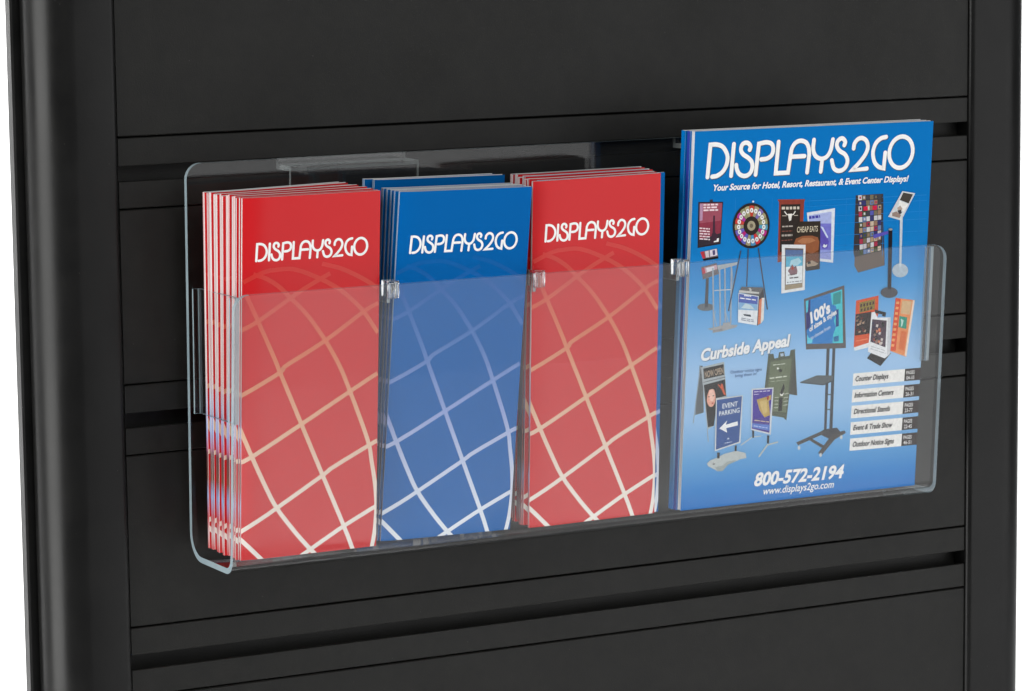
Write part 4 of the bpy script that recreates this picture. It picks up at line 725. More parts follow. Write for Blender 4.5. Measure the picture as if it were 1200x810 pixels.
def acrylic_face(name):
    """clear sheet face: straight-through light plus a mirror reflection that grows towards grazing angles"""
    m = bpy.data.materials.new(name); m.use_nodes = True
    n, l = m.node_tree.nodes, m.node_tree.links
    n.clear()
    out = n.new("ShaderNodeOutputMaterial")
    tr = n.new("ShaderNodeBsdfTransparent"); tr.inputs[0].default_value = (0.997, 0.999, 0.999, 1)
    gl = n.new("ShaderNodeBsdfGlossy")
    tc = n.new("ShaderNodeTexCoord"); nz = n.new("ShaderNodeTexNoise"); nz.inputs["Scale"].default_value = 11; nz.inputs["Detail"].default_value = 7; nz.inputs["Roughness"].default_value = 0.65
    mr = n.new("ShaderNodeMapRange"); mr.inputs[1].default_value = .42; mr.inputs[2].default_value = .72; mr.inputs[3].default_value = .012; mr.inputs[4].default_value = .16
    l.new(tc.outputs["Object"], nz.inputs["Vector"]); l.new(nz.outputs["Fac"], mr.inputs[0]); l.new(mr.outputs[0], gl.inputs["Roughness"])
    lw = n.new("ShaderNodeLayerWeight"); lw.inputs[0].default_value = 0.5
    pw = n.new("ShaderNodeMath"); pw.operation = 'POWER'; pw.inputs[1].default_value = 5.0
    mu = n.new("ShaderNodeMath"); mu.operation = 'MULTIPLY_ADD'; mu.inputs[1].default_value = 0.92; mu.inputs[2].default_value = 0.034
    mx = n.new("ShaderNodeMixShader")
    l.new(lw.outputs["Facing"], pw.inputs[0]); l.new(pw.outputs[0], mu.inputs[0]); l.new(mu.outputs[0], mx.inputs[0])
    l.new(tr.outputs[0], mx.inputs[1]); l.new(gl.outputs[0], mx.inputs[2]); l.new(mx.outputs[0], out.inputs[0])
    return m

def acrylic_edge(name, col, clear):
    """polished cut edge: pale diffuse colour stands in for light gathered inside the sheet"""
    m = bpy.data.materials.new(name); m.use_nodes = True
    n, l = m.node_tree.nodes, m.node_tree.links
    n.clear()
    out = n.new("ShaderNodeOutputMaterial")
    tr = n.new("ShaderNodeBsdfTransparent"); tr.inputs[0].default_value = (0.9, 0.96, 0.97, 1)
    df = n.new("ShaderNodeBsdfDiffuse")  # pale colour paints in the brightness of light trapped in the sheet
    tc = n.new("ShaderNodeTexCoord"); nz = n.new("ShaderNodeTexNoise"); nz.inputs["Scale"].default_value = 26; nz.inputs["Detail"].default_value = 4
    rp = n.new("ShaderNodeValToRGB")
    rp.color_ramp.elements[0].position = 0.3; rp.color_ramp.elements[0].color = (col[0]*.72, col[1]*.75, col[2]*.78, 1)
    rp.color_ramp.elements[1].position = 0.7; rp.color_ramp.elements[1].color = (*col, 1)
    l.new(tc.outputs["Object"], nz.inputs["Vector"]); l.new(nz.outputs["Fac"], rp.inputs[0]); l.new(rp.outputs[0], df.inputs[0])
    gl = n.new("ShaderNodeBsdfGlossy"); gl.inputs["Roughness"].default_value = 0.12
    m1 = n.new("ShaderNodeMixShader"); m1.inputs[0].default_value = 1-clear
    m2 = n.new("ShaderNodeMixShader"); m2.inputs[0].default_value = 0.10
    l.new(tr.outputs[0], m1.inputs[1]); l.new(df.outputs[0], m1.inputs[2])
    l.new(m1.outputs[0], m2.inputs[1]); l.new(gl.outputs[0], m2.inputs[2]); l.new(m2.outputs[0], out.inputs[0])
    return m

def moulded_clear(name):
    m, n, l, b = new_mat(name)
    b.inputs["Base Color"].default_value = (0.97, 0.98, 0.98, 1)
    b.inputs["Transmission Weight"].default_value = 1.0
    b.inputs["Roughness"].default_value = 0.04
    b.inputs["IOR"].default_value = 1.49
    return m

def ramp_print(name, stops, axis_max, rough=0.28, spec=0.5):
    """printed ink whose own colour changes up the page (object-space height)"""
    m, n, l, b = new_mat(name)
    tc = n.new("ShaderNodeTexCoord"); sp = n.new("ShaderNodeSeparateXYZ")
    dv = n.new("ShaderNodeMath"); dv.operation = 'DIVIDE'; dv.inputs[1].default_value = axis_max*CM
    rp = n.new("ShaderNodeValToRGB")
    el = rp.color_ramp.elements
    while len(el) < len(stops): el.new(0.5)
    for e, (p, c) in zip(el, stops): e.position = p; e.color = (*c, 1)
    l.new(tc.outputs["Object"], sp.inputs[0]); l.new(sp.outputs[2], dv.inputs[0]); l.new(dv.outputs[0], rp.inputs[0])
    l.new(rp.outputs[0], b.inputs["Base Color"])
    b.inputs["Roughness"].default_value = rough
    b.inputs["Specular IOR Level"].default_value = spec
    return m, n, l, b, rp

M_POST = black_plastic("post_black_satin", (0.0048, 0.0048, 0.0048), 0.33, 0.27, 0.10)
M_PANEL = black_plastic("panel_black_textured", (0.0092, 0.0092, 0.0085), 0.42, 0.27, 0.22)
M_SHEET = acrylic_face("acrylic_face")
M_EDGE = acrylic_edge("acrylic_edge", (0.33, 0.41, 0.44), 0.25)
M_HOOKEDGE = acrylic_edge("acrylic_hook_edge", (0.50, 0.54, 0.53), 0.55)  # paler tone paints edge highlights onto the clear hook
M_LIP = acrylic_edge("acrylic_polished_lip", (0.40, 0.48, 0.50), 0.80)
M_CLIP = moulded_clear("moulded_clear_plastic")
RED = (0.60, 0.010, 0.014)
BLUE = (0.001, 0.118, 0.395)
M_RED = paper("red_gloss_print", RED, 0.26, 0.36)
M_BLUE = paper("blue_gloss_print", BLUE, 0.34, 0.03)
M_DBLUE = paper("deep_blue_print", (0.006, 0.035, 0.20))
M_WHITE = paper("white_paper", (0.70, 0.70, 0.69), 0.45)
M_LEAF = paper("pale_blue_printed_leaf", (0.34, 0.42, 0.54), 0.4)
M_GREY = paper("grey_printed_leaf", (0.30, 0.31, 0.34), 0.4)
M_INK = paper("white_ink", (0.93, 0.925, 0.91))
M_SHADOW = paper("dark_ink", (0.012, 0.03, 0.07))
M_NETRED = ramp_print("grid_ink_on_red", [(0.0, (.86, .82, .76)), (0.16, (.82, .70, .60)), (0.36, (.74, .42, .26)), (0.56, (.68, .17, .075)), (0.70, (.63, .055, .03)), (0.84, RED)], 24.7)[0]
M_NETBLUE = ramp_print("grid_ink_on_blue", [(0.0, (.80, .84, .88)), (0.16, (.62, .68, .82)), (0.36, (.30, .38, .68)), (0.56, (.08, .20, .50)), (0.70, (.02, .13, .42)), (0.84, BLUE)], 24.7, 0.34, 0.03)[0]

def folded_side(name, tint=(1, 1, 1)):
    """inside leaves of a folded brochure: white paper, pictures printed on the lower half, fine leaf-edge stripes"""
    m, n, l, b, rp = ramp_print(name, [(0.0, (.40, .07, .07)), (0.045, (.42, .36, .36)), (0.09, (.34, .05, .055)), (0.15, (.20, .29, .48)), (0.20, (.12, .06, .04)),
                                       (0.27, (.10, .045, .05)), (0.29, (.30, .12, .22)), (0.33, (.22, .32, .54)), (0.42, (.40, .46, .58)), (0.48, (.56, .51, .50))], 24.7, 0.55, 0.15)
    tc = n.new("ShaderNodeTexCoord"); mp = n.new("ShaderNodeMapping"); mp.inputs["Scale"].default_value = (30, 900, 1.5)
    nz = n.new("ShaderNodeTexNoise"); nz.inputs["Scale"].default_value = 1.0; nz.inputs["Detail"].default_value = 2
    oi = n.new("ShaderNodeObjectInfo"); ad = n.new("ShaderNodeVectorMath"); ad.operation = 'ADD'
    l.new(tc.outputs["Object"], ad.inputs[0]); l.new(oi.outputs["Location"], ad.inputs[1])
    l.new(ad.outputs[0], mp.inputs[0]); l.new(mp.outputs[0], nz.inputs["Vector"])
    r2 = n.new("ShaderNodeValToRGB")
    e = r2.color_ramp.elements
    e[0].position = 0.43; e[0].color = (.55, .08, .08, 1); e[1].position = 0.465; e[1].color = (1, 1, 1, 1)
    e2 = e.new(0.52); e2.color = (.62, .68, .74, 1); e3 = e.new(0.555); e3.color = (.95, .92, .90, 1); e4 = e.new(0.60); e4.color = (.90, .42, .42, 1)
    l.new(nz.outputs["Fac"], r2.inputs[0])
    mx = n.new("ShaderNodeMix"); mx.data_type = 'RGBA'; mx.blend_type = 'MULTIPLY'; mx.inputs[0].default_value = 0.75
    tn = n.new("ShaderNodeMix"); tn.data_type = 'RGBA'; tn.blend_type = 'MULTIPLY'; tn.inputs[0].default_value = 1.0; tn.inputs[7].default_value = (*tint, 1)
    l.new(rp.outputs[0], mx.inputs[6]); l.new(r2.outputs[0], mx.inputs[7]); l.new(mx.outputs[2], tn.inputs[6]); l.new(tn.outputs[2], b.inputs["Base Color"])
    return m
M_FOLD = {"red": folded_side("fold_print_red_brochure"), "blue": folded_side("fold_print_blue_brochure", (.30, .55, .85))}

def leaf_block(name):
    m, n, l, b = new_mat(name)
    tc = n.new("ShaderNodeTexCoord"); mp = n.new("ShaderNodeMapping"); mp.inputs["Scale"].default_value = (2, 2600, 2)
    nz = n.new("ShaderNodeTexNoise"); nz.inputs["Scale"].default_value = 1.0
    rp = n.new("ShaderNodeValToRGB"); e = rp.color_ramp.elements
    e[0].position = 0.35; e[0].color = (.30, .32, .40, 1); e[1].position = 0.55; e[1].color = (.82, .82, .82, 1)
    l.new(tc.outputs["Object"], mp.inputs[0]); l.new(mp.outputs[0], nz.inputs["Vector"]); l.new(nz.outputs["Fac"], rp.inputs[0]); l.new(rp.outputs[0], b.inputs["Base Color"])
    b.inputs["Roughness"].default_value = 0.5
    return m
M_PAGES = leaf_block("catalogue_page_edges")
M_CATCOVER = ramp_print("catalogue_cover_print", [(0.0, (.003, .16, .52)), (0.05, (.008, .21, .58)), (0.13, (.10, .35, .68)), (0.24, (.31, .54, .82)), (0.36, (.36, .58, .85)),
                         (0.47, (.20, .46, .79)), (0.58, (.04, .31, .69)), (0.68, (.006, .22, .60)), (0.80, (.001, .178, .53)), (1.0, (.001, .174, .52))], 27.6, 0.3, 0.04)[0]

def ink_attr(name):
    m, n, l, b = new_mat(name)
    a = n.new("ShaderNodeAttribute"); a.attribute_name = "ink"
    tc = n.new("ShaderNodeTexCoord"); nz = n.new("ShaderNodeTexNoise"); nz.inputs["Scale"].default_value = 420; nz.inputs["Detail"].default_value = 5
    l.new(tc.outputs["Object"], nz.inputs["Vector"])
    mr = n.new("ShaderNodeMapRange"); mr.inputs[1].default_value = .3; mr.inputs[2].default_value = .7; mr.inputs[3].default_value = .91; mr.inputs[4].default_value = 1.08
    l.new(nz.outputs["Fac"], mr.inputs[0])
    mx = n.new("ShaderNodeVectorMath"); mx.operation = 'SCALE'
    l.new(a.outputs["Color"], mx.inputs[0]); l.new(mr.outputs[0], mx.inputs["Scale"])
    l.new(mx.outputs[0], b.inputs["Base Color"]); b.inputs["Roughness"].default_value = 0.3; b.inputs["Specular IOR Level"].default_value = 0.12
    return m
M_PICT = ink_attr("printed_pictures")
M_BACKDROP = paper("backdrop_white", (0.9, 0.9, 0.9), 0.8, 0.2)

# ------------------------------------------------------------------ object helpers
COL = scene.collection
def empty(name, loc=(0, 0, 0), rot=(0, 0, 0)):
    o = bpy.data.objects.new(name, None); o.empty_display_size = 0.02
    COL.objects.link(o); o.location = loc; o.rotation_euler = rot
    return o
def tag(o, label, cat, group=None):
    o["label"] = label; o["category"] = cat
    if group: o["group"] = group
    return o
def mesh_from(name, verts, faces, mats, idx=None, smooth=False):
    me = bpy.data.meshes.new(name)
    me.from_pydata([(x*CM, y*CM, z*CM) for x, y, z in verts], [], faces)
    for m in mats: me.materials.append(m)
    if idx: me.polygons.foreach_set("material_index", idx)
    if smooth: me.polygons.foreach_set("use_smooth", [True]*len(me.polygons))
    me.update()
    return me
def put(name, me, parent=None):
    o = bpy.data.objects.new(name, me); COL.objects.link(o)
    if parent: o.parent = parent
    return o

def extrude_profile(prof, x0, x1, axis='X'):
    """closed profile extruded along X (prof=(y,z)) or along Z (prof=(x,y))"""
    n = len(prof); v = []
    for t in (x0, x1):
        for a, b in prof: v.append((t, a, b) if axis == 'X' else (a, b, t))
    f = [[i, (i+1) % n, n+(i+1) % n, n+i] for i in range(n)] + [list(range(n))[::-1], [n+i for i in range(n)]]
    return v, f
def fix_normals(me):
    bm = bmesh.new(); bm.from_mesh(me); bmesh.ops.recalc_face_normals(bm, faces=bm.faces); bm.to_mesh(me); bm.free()
def shade_by_angle(me, deg=35):
    me.polygons.foreach_set("use_smooth", [True]*len(me.polygons))
    me.set_sharp_from_angle(angle=math.radians(deg))

# ------------------------------------------------------------------ backdrop (white studio sweep)
bd = []
for t in (-4.0, 5.0):
    for y, z in ((1.9, 2.6), (1.9, -0.82), (1.86, -1.04), (1.74, -1.20), (1.55, -1.28), (1.3, -1.30), (-3.4, -1.30)): bd.append((t*100, y*100, z*100))
me = mesh_from("backdrop", bd, [[i, i+1, 7+i+1, 7+i] for i in range(6)], [M_BACKDROP], smooth=True)
o = put("backdrop", me); o["kind"] = "structure"; o["label"] = "seamless white studio backdrop behind the black stand"

# ------------------------------------------------------------------ black slatwall stand
SP, H, XR = 16.88, 4.88, 70.267
stand = empty("slatwall_stand", (XR/2*CM, 0.02, -1.299))
tag(stand, "black slatwall display stand with rounded side posts and three horizontal slots in view", "display stand")
def on_stand(name, me):
    o = put(name, me, stand); o.location = (-stand.location.x, -stand.location.y, -stand.location.z)
    return o
def chamfered(y0, y1, z0, z1, c=0.07):
    return [(y0+c, z0), (y0, z0+c), (y0, z1-c), (y0+c, z1), (y1, z1), (y1, z0)]
for k in range(-1, 4):
    za = -SP*k
    pr = [(.05, za-.05), (0, za-.10), (0, za-1.90), (.05, za-1.95), (.3, za-1.95), (.3, za-1.45), (1.25, za-1.45), (1.35, za-1.55), (1.35, za-3.35), (1.25, za-3.45), (.3, za-3.45),
          (.3, za-2.99), (.05, za-2.99), (0, za-3.04), (0, za-H+.10), (.05, za-H+.05), (1.8, za-H+.05), (1.8, za-.05)]
    v, f = extrude_profile(pr, .02, XR-.02)
    me = mesh_from("slot_rail", v, f, [M_PANEL]); fix_normals(me)
    on_stand("slot_rail", me)
for k in range(-2, 4):
    z1 = -SP*k-H-.045; z0 = -SP*(k+1)+.045
    if k == -2: z1 = z0+14
    v, f = extrude_profile(chamfered(0, 1.4, z0, z1), .02, XR-.02)
    me = mesh_from("infill_panel", v, f, [M_PANEL]); fix_normals(me)
    on_stand("infill_panel", me)
def post(sign, x0):
    pr = [(-.0, 2.2), (-.0, .05)]
    for i in range(1, 7):
        a = math.radians(15*i); pr.append((-.45*(1-math.cos(a)), .05-.45*math.sin(a)))
    for i in range(0, 31):
        a = math.radians(3*i); pr.append((-2.85-2.75*math.sin(a), 2.35-2.75*math.cos(a)))
    pr += [(-5.6, 2.75), (-5.3, 2.77), (-5.3, 3.0), (-6.05, 3.02), (-6.2, 3.12), (-6.2, 3.95), (-6.1, 4.05), (0, 4.05)]
    v, f = extrude_profile([(x0+sign*x*(1.0 if sign > 0 else 1.11), y) for x, y in pr], -129.9, 34, 'Z')
    me = mesh_from("side_post", v, f, [M_POST]); fix_normals(me); shade_by_angle(me, 30)
    return on_stand("side_post", me)
post(1, -.05)
post(-1, XR+.05)
v, f = extrude_profile([(2.0, -73.5), (2.0, 33.5), (2.6, 33.5), (2.6, -73.5)], .01, XR-.01)
me = mesh_from("back_board", v, f, [M_PANEL]); fix_normals(me); on_stand("back_board", me)

# ------------------------------------------------------------------ acrylic holder (one bent sheet)
XL, XH, ZT, ZB, YF, YK, ZK, HL, HB = 4.26, 61.772, -10.112, -28.80, -7.56, -1.08, -1.866, -.069, -.022
TH = 0.40
def fillet(pts, rad, seg=8):
    out = [Vector(pts[0])]
    for i in range(1, len(pts)-1):
        p = Vector(pts[i]); a = (Vector(pts[i-1])-p).normalized(); b = (Vector(pts[i+1])-p).normalized()
        ang = a.angle(b); r = rad[i-1]; d = r/math.tan(ang/2)
        c = p+(a+b).normalized()*(r/math.sin(ang/2))
        s = p+a*d; e = p+b*d
        a0 = math.atan2(*(s-c).yx); a1 = math.atan2(*(e-c).yx)
        while a1-a0 > math.pi: a1 -= 2*math.pi
        while a1-a0 < -math.pi: a1 += 2*math.pi
        for k in range(seg+1):
            t = a0+(a1-a0)*k/seg; out.append(c+Vector((math.cos(t), math.sin(t)))*r)
    out.append(Vector(pts[-1]))
    return out
yb = lambda z: YK+HB*(z-ZB)
yf = lambda z: YF+HL*(z-ZB)
CR = 1.1
def bent_sheet(x0, x1):
    path = fillet([(yb(ZK), ZK), (YK, ZB), (YF, ZB), (yf(ZT), ZT)], (1.5, .75))
    rows = []
    first, last = path[0], path[-1]
    pts = []
    d0 = (path[1]-path[0]).normalized(); d1 = (path[-1]-path[-2]).normalized()
    N = 8
    for k in range(N+1):                      # rounded corners at both free edges
        s = CR*(1-math.cos(math.pi/2*k/N)); pts.append((first+d0*s, CR*(1-math.sin(math.pi/2*k/N)) if k < N else 0))
    for p in path[1:-1]: pts.append((p, 0))
    for k in range(N, -1, -1):
        s = CR*(1-math.cos(math.pi/2*k/N)); pts.append((last-d1*s, CR*(1-math.sin(math.pi/2*k/N)) if k < N else 0))
    v = []; f = []; mi = []
    for i, (p, ins) in enumerate(pts):
        d = (pts[min(i+1, len(pts)-1)][0]-pts[max(i-1, 0)][0]).normalized()
        nrm = Vector((d.y, -d.x))*-1            # towards the inside of the trough
        if i == 0: nrm = Vector((d0.y, -d0.x))*-1
        q = p+nrm*TH*(1 if True else 0)
        v += [(x0+ins, p.x, p.y), (x1-ins, p.x, p.y), (x1-ins, q.x, q.y), (x0+ins, q.x, q.y)]
    n = len(pts)
    for i in range(n-1):
        a, b = 4*i, 4*(i+1)
        f.append([a, a+1, b+1, b]); mi.append(0)
        f.append([a+2, a+3, b+3, b+2]); mi.append(0)
        f.append([a+1, a+2, b+2, b+1]); mi.append(1)
        f.append([a+3, a, b, b+3]); mi.append(1)
    f.append([0, 3, 2, 1]); mi.append(2)
    e = 4*(n-1); f.append([e, e+1, e+2, e+3]); mi.append(2)
    me = mesh_from("bent_sheet", v, f, [M_SHEET, M_EDGE, M_LIP], mi); fix_normals(me); shade_by_angle(me, 40)
    return me
holder = empty("literature_holder", (XL*CM, YK*CM, ZB*CM))
tag(holder, "clear acrylic literature holder hanging on the black slatwall, filled with brochures", "literature holder")
def on_holder(name, me):
    o = put(name, me, holder); o.location = (-holder.location.x, -holder.location.y, -holder.location.z)
    return o
on_holder("bent_sheet", bent_sheet(XL, XH))
def hook(x0, x1):
    """Z-shaped hook: foot on the back of the plate, ledge into the slot, tongue behind the lip"""
    zl = -2.62; y0 = yb(zl)+.03
    pr = [(y0+.0-.0, zl+.18), (.50, zl+.18), (.50, -1.62), (.86, -1.62), (.86, zl-.16), (y0+.34, zl-.16), (y0+.46, zl-2.0), (y0+.12, zl-2.0)]
    v, f = extrude_profile(pr, x0, x1)
    me = mesh_from("hanging_hook", v, f, [M_SHEET, M_HOOKEDGE], [0]*len(pr)+[1, 1]); fix_normals(me)
    for p in me.polygons:
        if p.index in (0, 2, 4): p.material_index = 1
    return me
on_holder("hanging_hook", hook(12.05, 21.9))
on_holder("hanging_hook", hook(44.2, 54.0))

def box(x0, x1, y0, y1, z0, z1):
    v = [(x, y, z) for x in (x0, x1) for y in (y0, y1) for z in (z0, z1)]
    return v, [[0, 1, 3, 2], [4, 6, 7, 5], [0, 4, 5, 1], [2, 3, 7, 6], [0, 2, 6, 4], [1, 5, 7, 3]]
def bevel_mesh(me, w, seg=2):
    bm = bmesh.new(); bm.from_mesh(me)
    bmesh.ops.bevel(bm, geom=bm.edges[:], offset=w*CM, segments=seg, profile=0.5, affect='EDGES')
    bm.to_mesh(me); bm.free()
def divider(x, label, clip, tall):
    """clear plate across the pocket; a moulded clip rides on the front lip"""
    th = .24
    d = empty("pocket_divider", (x*CM, yf(ZT)*CM, ZT*CM))
    tag(d, label, "divider", "clear pocket dividers")
    z1 = ZT-.25; z0 = z1-tall
    pr = [(yf(z1)+TH+.06, z1), (yb(z1)-TH-.06, z1), (yb(z0)-TH-.06, z0), (yf(z0)+TH+.06, z0)]
    v, f = extrude_profile(pr, x-th/2, x+th/2)
    me = mesh_from("plate", v, f, [M_SHEET, M_EDGE], [1, 1, 1, 1, 0, 0]); fix_normals(me)
    o = put("plate", me, d); o.location = (-d.location.x, -d.location.y, -d.location.z)
    if not clip:
        for nm, ya, yb_ in (("front_flange", lambda z: yf(z)+TH+.05, lambda z: yf(z)+TH+.27), ("back_flange", lambda z: yb(z)-TH-.25, lambda z: yb(z)-TH-.05)):
            v, f = extrude_profile([(ya(z1), z1), (yb_(z1), z1), (yb_(z0), z0), (ya(z0), z0)], x-th/2-.42, x-th/2-.004)
            me = mesh_from(nm, v, f, [M_SHEET, M_EDGE], [1, 0, 1, 0, 1, 1]); fix_normals(me)
            o = put(nm, me, d); o.location = (-d.location.x, -d.location.y, -d.location.z)
    if clip:
        y = yf(ZT)
        pr = [(y+TH+.42, ZT-.9), (y+TH+.42, ZT+.22), (y-.34, ZT+.22), (y-.34+.06, ZT-1.0), (y-.04, ZT-1.0), (y-.04, ZT+.04), (y+TH+.03, ZT+.04), (y+TH+.03, ZT-.9)]
        v, f = extrude_profile(pr, x-.42, x+.42)
        me = mesh_from("lip_clip", v, f, [M_CLIP]); fix_normals(me); bevel_mesh(me, .05); shade_by_angle(me, 40)
        o = put("lip_clip", me, d); o.location = (-d.location.x, -d.location.y, -d.location.z)
        z = ZT-.2; yy = yf(ZT-.4)-.30
        # raised rim of the clip face
        v, f = extrude_profile([(yy-.10, ZT-.92), (yy-.12, ZT+.12), (yy+.03, ZT+.12), (yy+.05, ZT-.92)], x-.34, x-.22)
        v2, f2 = extrude_profile([(yy-.10, ZT-.92), (yy-.12, ZT+.12), (yy+.03, ZT+.12), (yy+.05, ZT-.92)], x+.22, x+.34)
        me = mesh_from("clip_rib", v, f, [M_CLIP]); fix_normals(me); bevel_mesh(me, .03)
        o = put("clip_rib", me, d); o.location = (-d.location.x, -d.location.y, -d.location.z)
        me = mesh_from("clip_rib", v2, f2, [M_CLIP]); fix_normals(me); bevel_mesh(me, .03)
        o = put("clip_rib", me, d); o.location = (-d.location.x, -d.location.y, -d.location.z)
divider(XL+.62, "clear end divider at the open left end of the acrylic holder", False, 8.6)
divider(16.05, "clear divider clipped on the lip between the left red stack and the blue stack", True, 1.1)
divider(27.35, "clear divider clipped on the lip between the blue stack and the right red stack", True, 1.1)
divider(39.0, "clear divider clipped on the lip between the right red stack and the catalogues", True, 1.1)
divider(XH-.7, "clear end divider at the right end of the acrylic holder", False, 8.6)

# ------------------------------------------------------------------ printing helpers
def ribbon(pts, w, caps=True):
    """flat stroke along pts, mitred, with round ends; returns 2D verts and faces"""
    P = [Vector(p) for p in pts]
    Q = [P[0]]
    for p in P[1:]:
        if (p-Q[-1]).length > 1e-3: Q.append(p)
    P = Q; n = len(P); V = []; F = []
    closed = (P[0]-P[-1]).length < 1e-2
    for i in range(n):
        if closed and i in (0, n-1): a, b = P[-2], P[1]
        else: a, b = P[max(i-1, 0)], P[min(i+1, n-1)]
        d1 = (P[i]-a).normalized() if (P[i]-a).length > 1e-6 else (b-P[i]).normalized()
        d2 = (b-P[i]).normalized() if (b-P[i]).length > 1e-6 else d1
        m = d1+d2
        if m.length < 1e-3: m = d1
        m.normalize(); nr = Vector((-m.y, m.x)); k = 1/max(.45, nr.dot(Vector((-d1.y, d1.x))))
        V += [P[i]+nr*w/2*k, P[i]-nr*w/2*k]
    for i in range(n-1): F.append([2*i, 2*i+1, 2*i+3, 2*i+2])
    if caps and not closed:
        for end in (0, 1):
            c = P[0] if end == 0 else P[-1]
            d = (P[0]-P[1]).normalized() if end == 0 else (P[-1]-P[-2]).normalized()
            nr = Vector((-d.y, d.x)); b0 = len(V)
            for k in range(0, 9):
                t = math.pi*k/8; V.append(c+nr*math.cos(t)*w/2+d*math.sin(t)*w/2)
            F.append(list(range(b0, b0+9)))
    return V, F
def clip_poly(pts, w, h):
    def cut(ps, f):
        o = []
        for i in range(len(ps)):
            a, b = ps[i-1], ps[i]; fa, fb = f(a), f(b)
            if fa*fb < 0: o.append(a+(b-a)*(fa/(fa-fb)))
            if fb >= 0: o.append(b)
        return o
    for f in (lambda p: p.x-.005, lambda p: w-.005-p.x, lambda p: p.y-.005, lambda p: h-.005-p.y):
        pts = cut(pts, f)
        if len(pts) < 3: return []
    return pts
def strokes_mesh(name, lines, w, mats, surf, base, step=.0006, page=None, shift=(0, 0), caps=True):
    V = []; F = []
    for i, ln in enumerate(lines):
        vs, fs = ribbon([(a+shift[0], b+shift[1]) for a, b in ln], w, caps)
        off = base+step*i
        for f in fs:
            ps = [vs[k] for k in f]
            if page: ps = clip_poly(ps, *page)
            if len(ps) < 3: continue
            b0 = len(V); V += [(p.x, surf(p.x)-off, p.y) for p in ps]; F.append(list(range(b0, b0+len(ps))))
    me = mesh_from(name, V, F, mats)
    face_forward(me)
    return me
def face_forward(me):
    bm = bmesh.new(); bm.from_mesh(me); bmesh.ops.remove_doubles(bm, verts=bm.verts, dist=1e-7)
    bm.normal_update()
    flip = [f for f in bm.faces if f.normal.y > 0]
    bmesh.ops.reverse_faces(bm, faces=flip); bm.to_mesh(me); bm.free()
def text_mesh(s, bold):
    c = bpy.data.curves.new("lettering", 'FONT'); c.body = s; c.size = 1.0; c.offset = bold; c.resolution_u = 3; c.fill_mode = 'FRONT'
    o = bpy.data.objects.new("lettering", c); COL.objects.link(o)
    dg = bpy.context.evaluated_depsgraph_get(); me = bpy.data.meshes.new_from_object(o.evaluated_get(dg))
    bpy.data.objects.remove(o); bpy.data.curves.remove(c)
    return me
hm = text_mesh("H", 0); CAP = max(v.co.y for v in hm.vertices)
def lettering(s, A, B, cap, shear, bold, surf, off, mat):
    me = text_mesh(s, bold)
    xs = [v.co.x for v in me.vertices]; x0, x1 = min(xs), max(xs)
    A, B = Vector(A), Vector(B); L = (B-A).length; d = (B-A)/L; nr = Vector((-d.y, d.x))
    sx = (L-shear*cap)/(x1-x0); sy = cap/(CAP+2*bold*.5)
    for v in me.vertices:
        y = v.co.y*sy; x = (v.co.x-x0)*sx+shear*y
        p = A+d*x+nr*y
        v.co = (p.x*CM, (surf(p.x)-off)*CM, p.y*CM)
    me.materials.clear(); me.materials.append(mat)
    face_forward(me)
    return me
def slab(name, u0, u1, v0, v1, fr, bk, nu, mats, mi=(0, 0, 0, 0)):
    """page-like slab; mi = material of front, back, left/right edges, top/bottom edges"""
    V = []; F = []; I = []
    for i in range(nu+1):
        u = u0+(u1-u0)*(i/nu)**1.4
        V += [(u, fr(u), v0), (u, fr(u), v1), (u, bk(u), v1), (u, bk(u), v0)]
    for i in range(nu):
        a, b = 4*i, 4*i+4
        F += [[a, b, b+1, a+1], [a+2, b+2, b+3, a+3], [a+1, b+1, b+2, a+2], [a, a+3, b+3, b]]; I += [mi[0], mi[1], mi[3], mi[3]]
    F += [[0, 1, 2, 3], [4*nu, 4*nu+3, 4*nu+2, 4*nu+1]]; I += [mi[2], mi[2]]
    me = mesh_from(name, V, F, mats, I); fix_normals(me); shade_by_angle(me, 40)
    return me

# ------------------------------------------------------------------ brochures
BW, BH = 10.1, 24.7
def bend(u, u0=1.8, k=.040): return k*max(0.0, u0-u)**2
lx = [p[0] for s in LOGO for p in s]; ly = [p[1] for s in LOGO for p in s]
LX0, LX1, LY0, LY1 = min(lx), max(lx), min(ly), max(ly)
def logo_lines(x0, x1, y0, h):
    return [[(x0+(a-LX0)/(LX1-LX0)*(x1-x0), y0+(b-LY0)/(LY1-LY0)*h) for a, b in s] for s in LOGO]
surf_b = lambda u: bend(u)
PRINT = {}
for nm, cm_, nm_ in (("red", M_RED, M_NETRED), ("blue", M_BLUE, M_NETBLUE)):
    PRINT[nm] = dict(
        cover=slab("cover", 0, BW, 0, BH, surf_b, lambda u: bend(u)+.03, 16, [cm_, M_WHITE, M_LEAF], (0, 2, 1, 0)),
        net=strokes_mesh("printed_grid", NET, .30, [nm_], surf_b, .003, .0006, (BW, BH), caps=False),
        logo=strokes_mesh("logo_lettering", logo_lines(.98, 9.15, 20.42, 1.17), .168, [M_INK], surf_b, .004, .0004))
FOLD = {}; BACK = {}
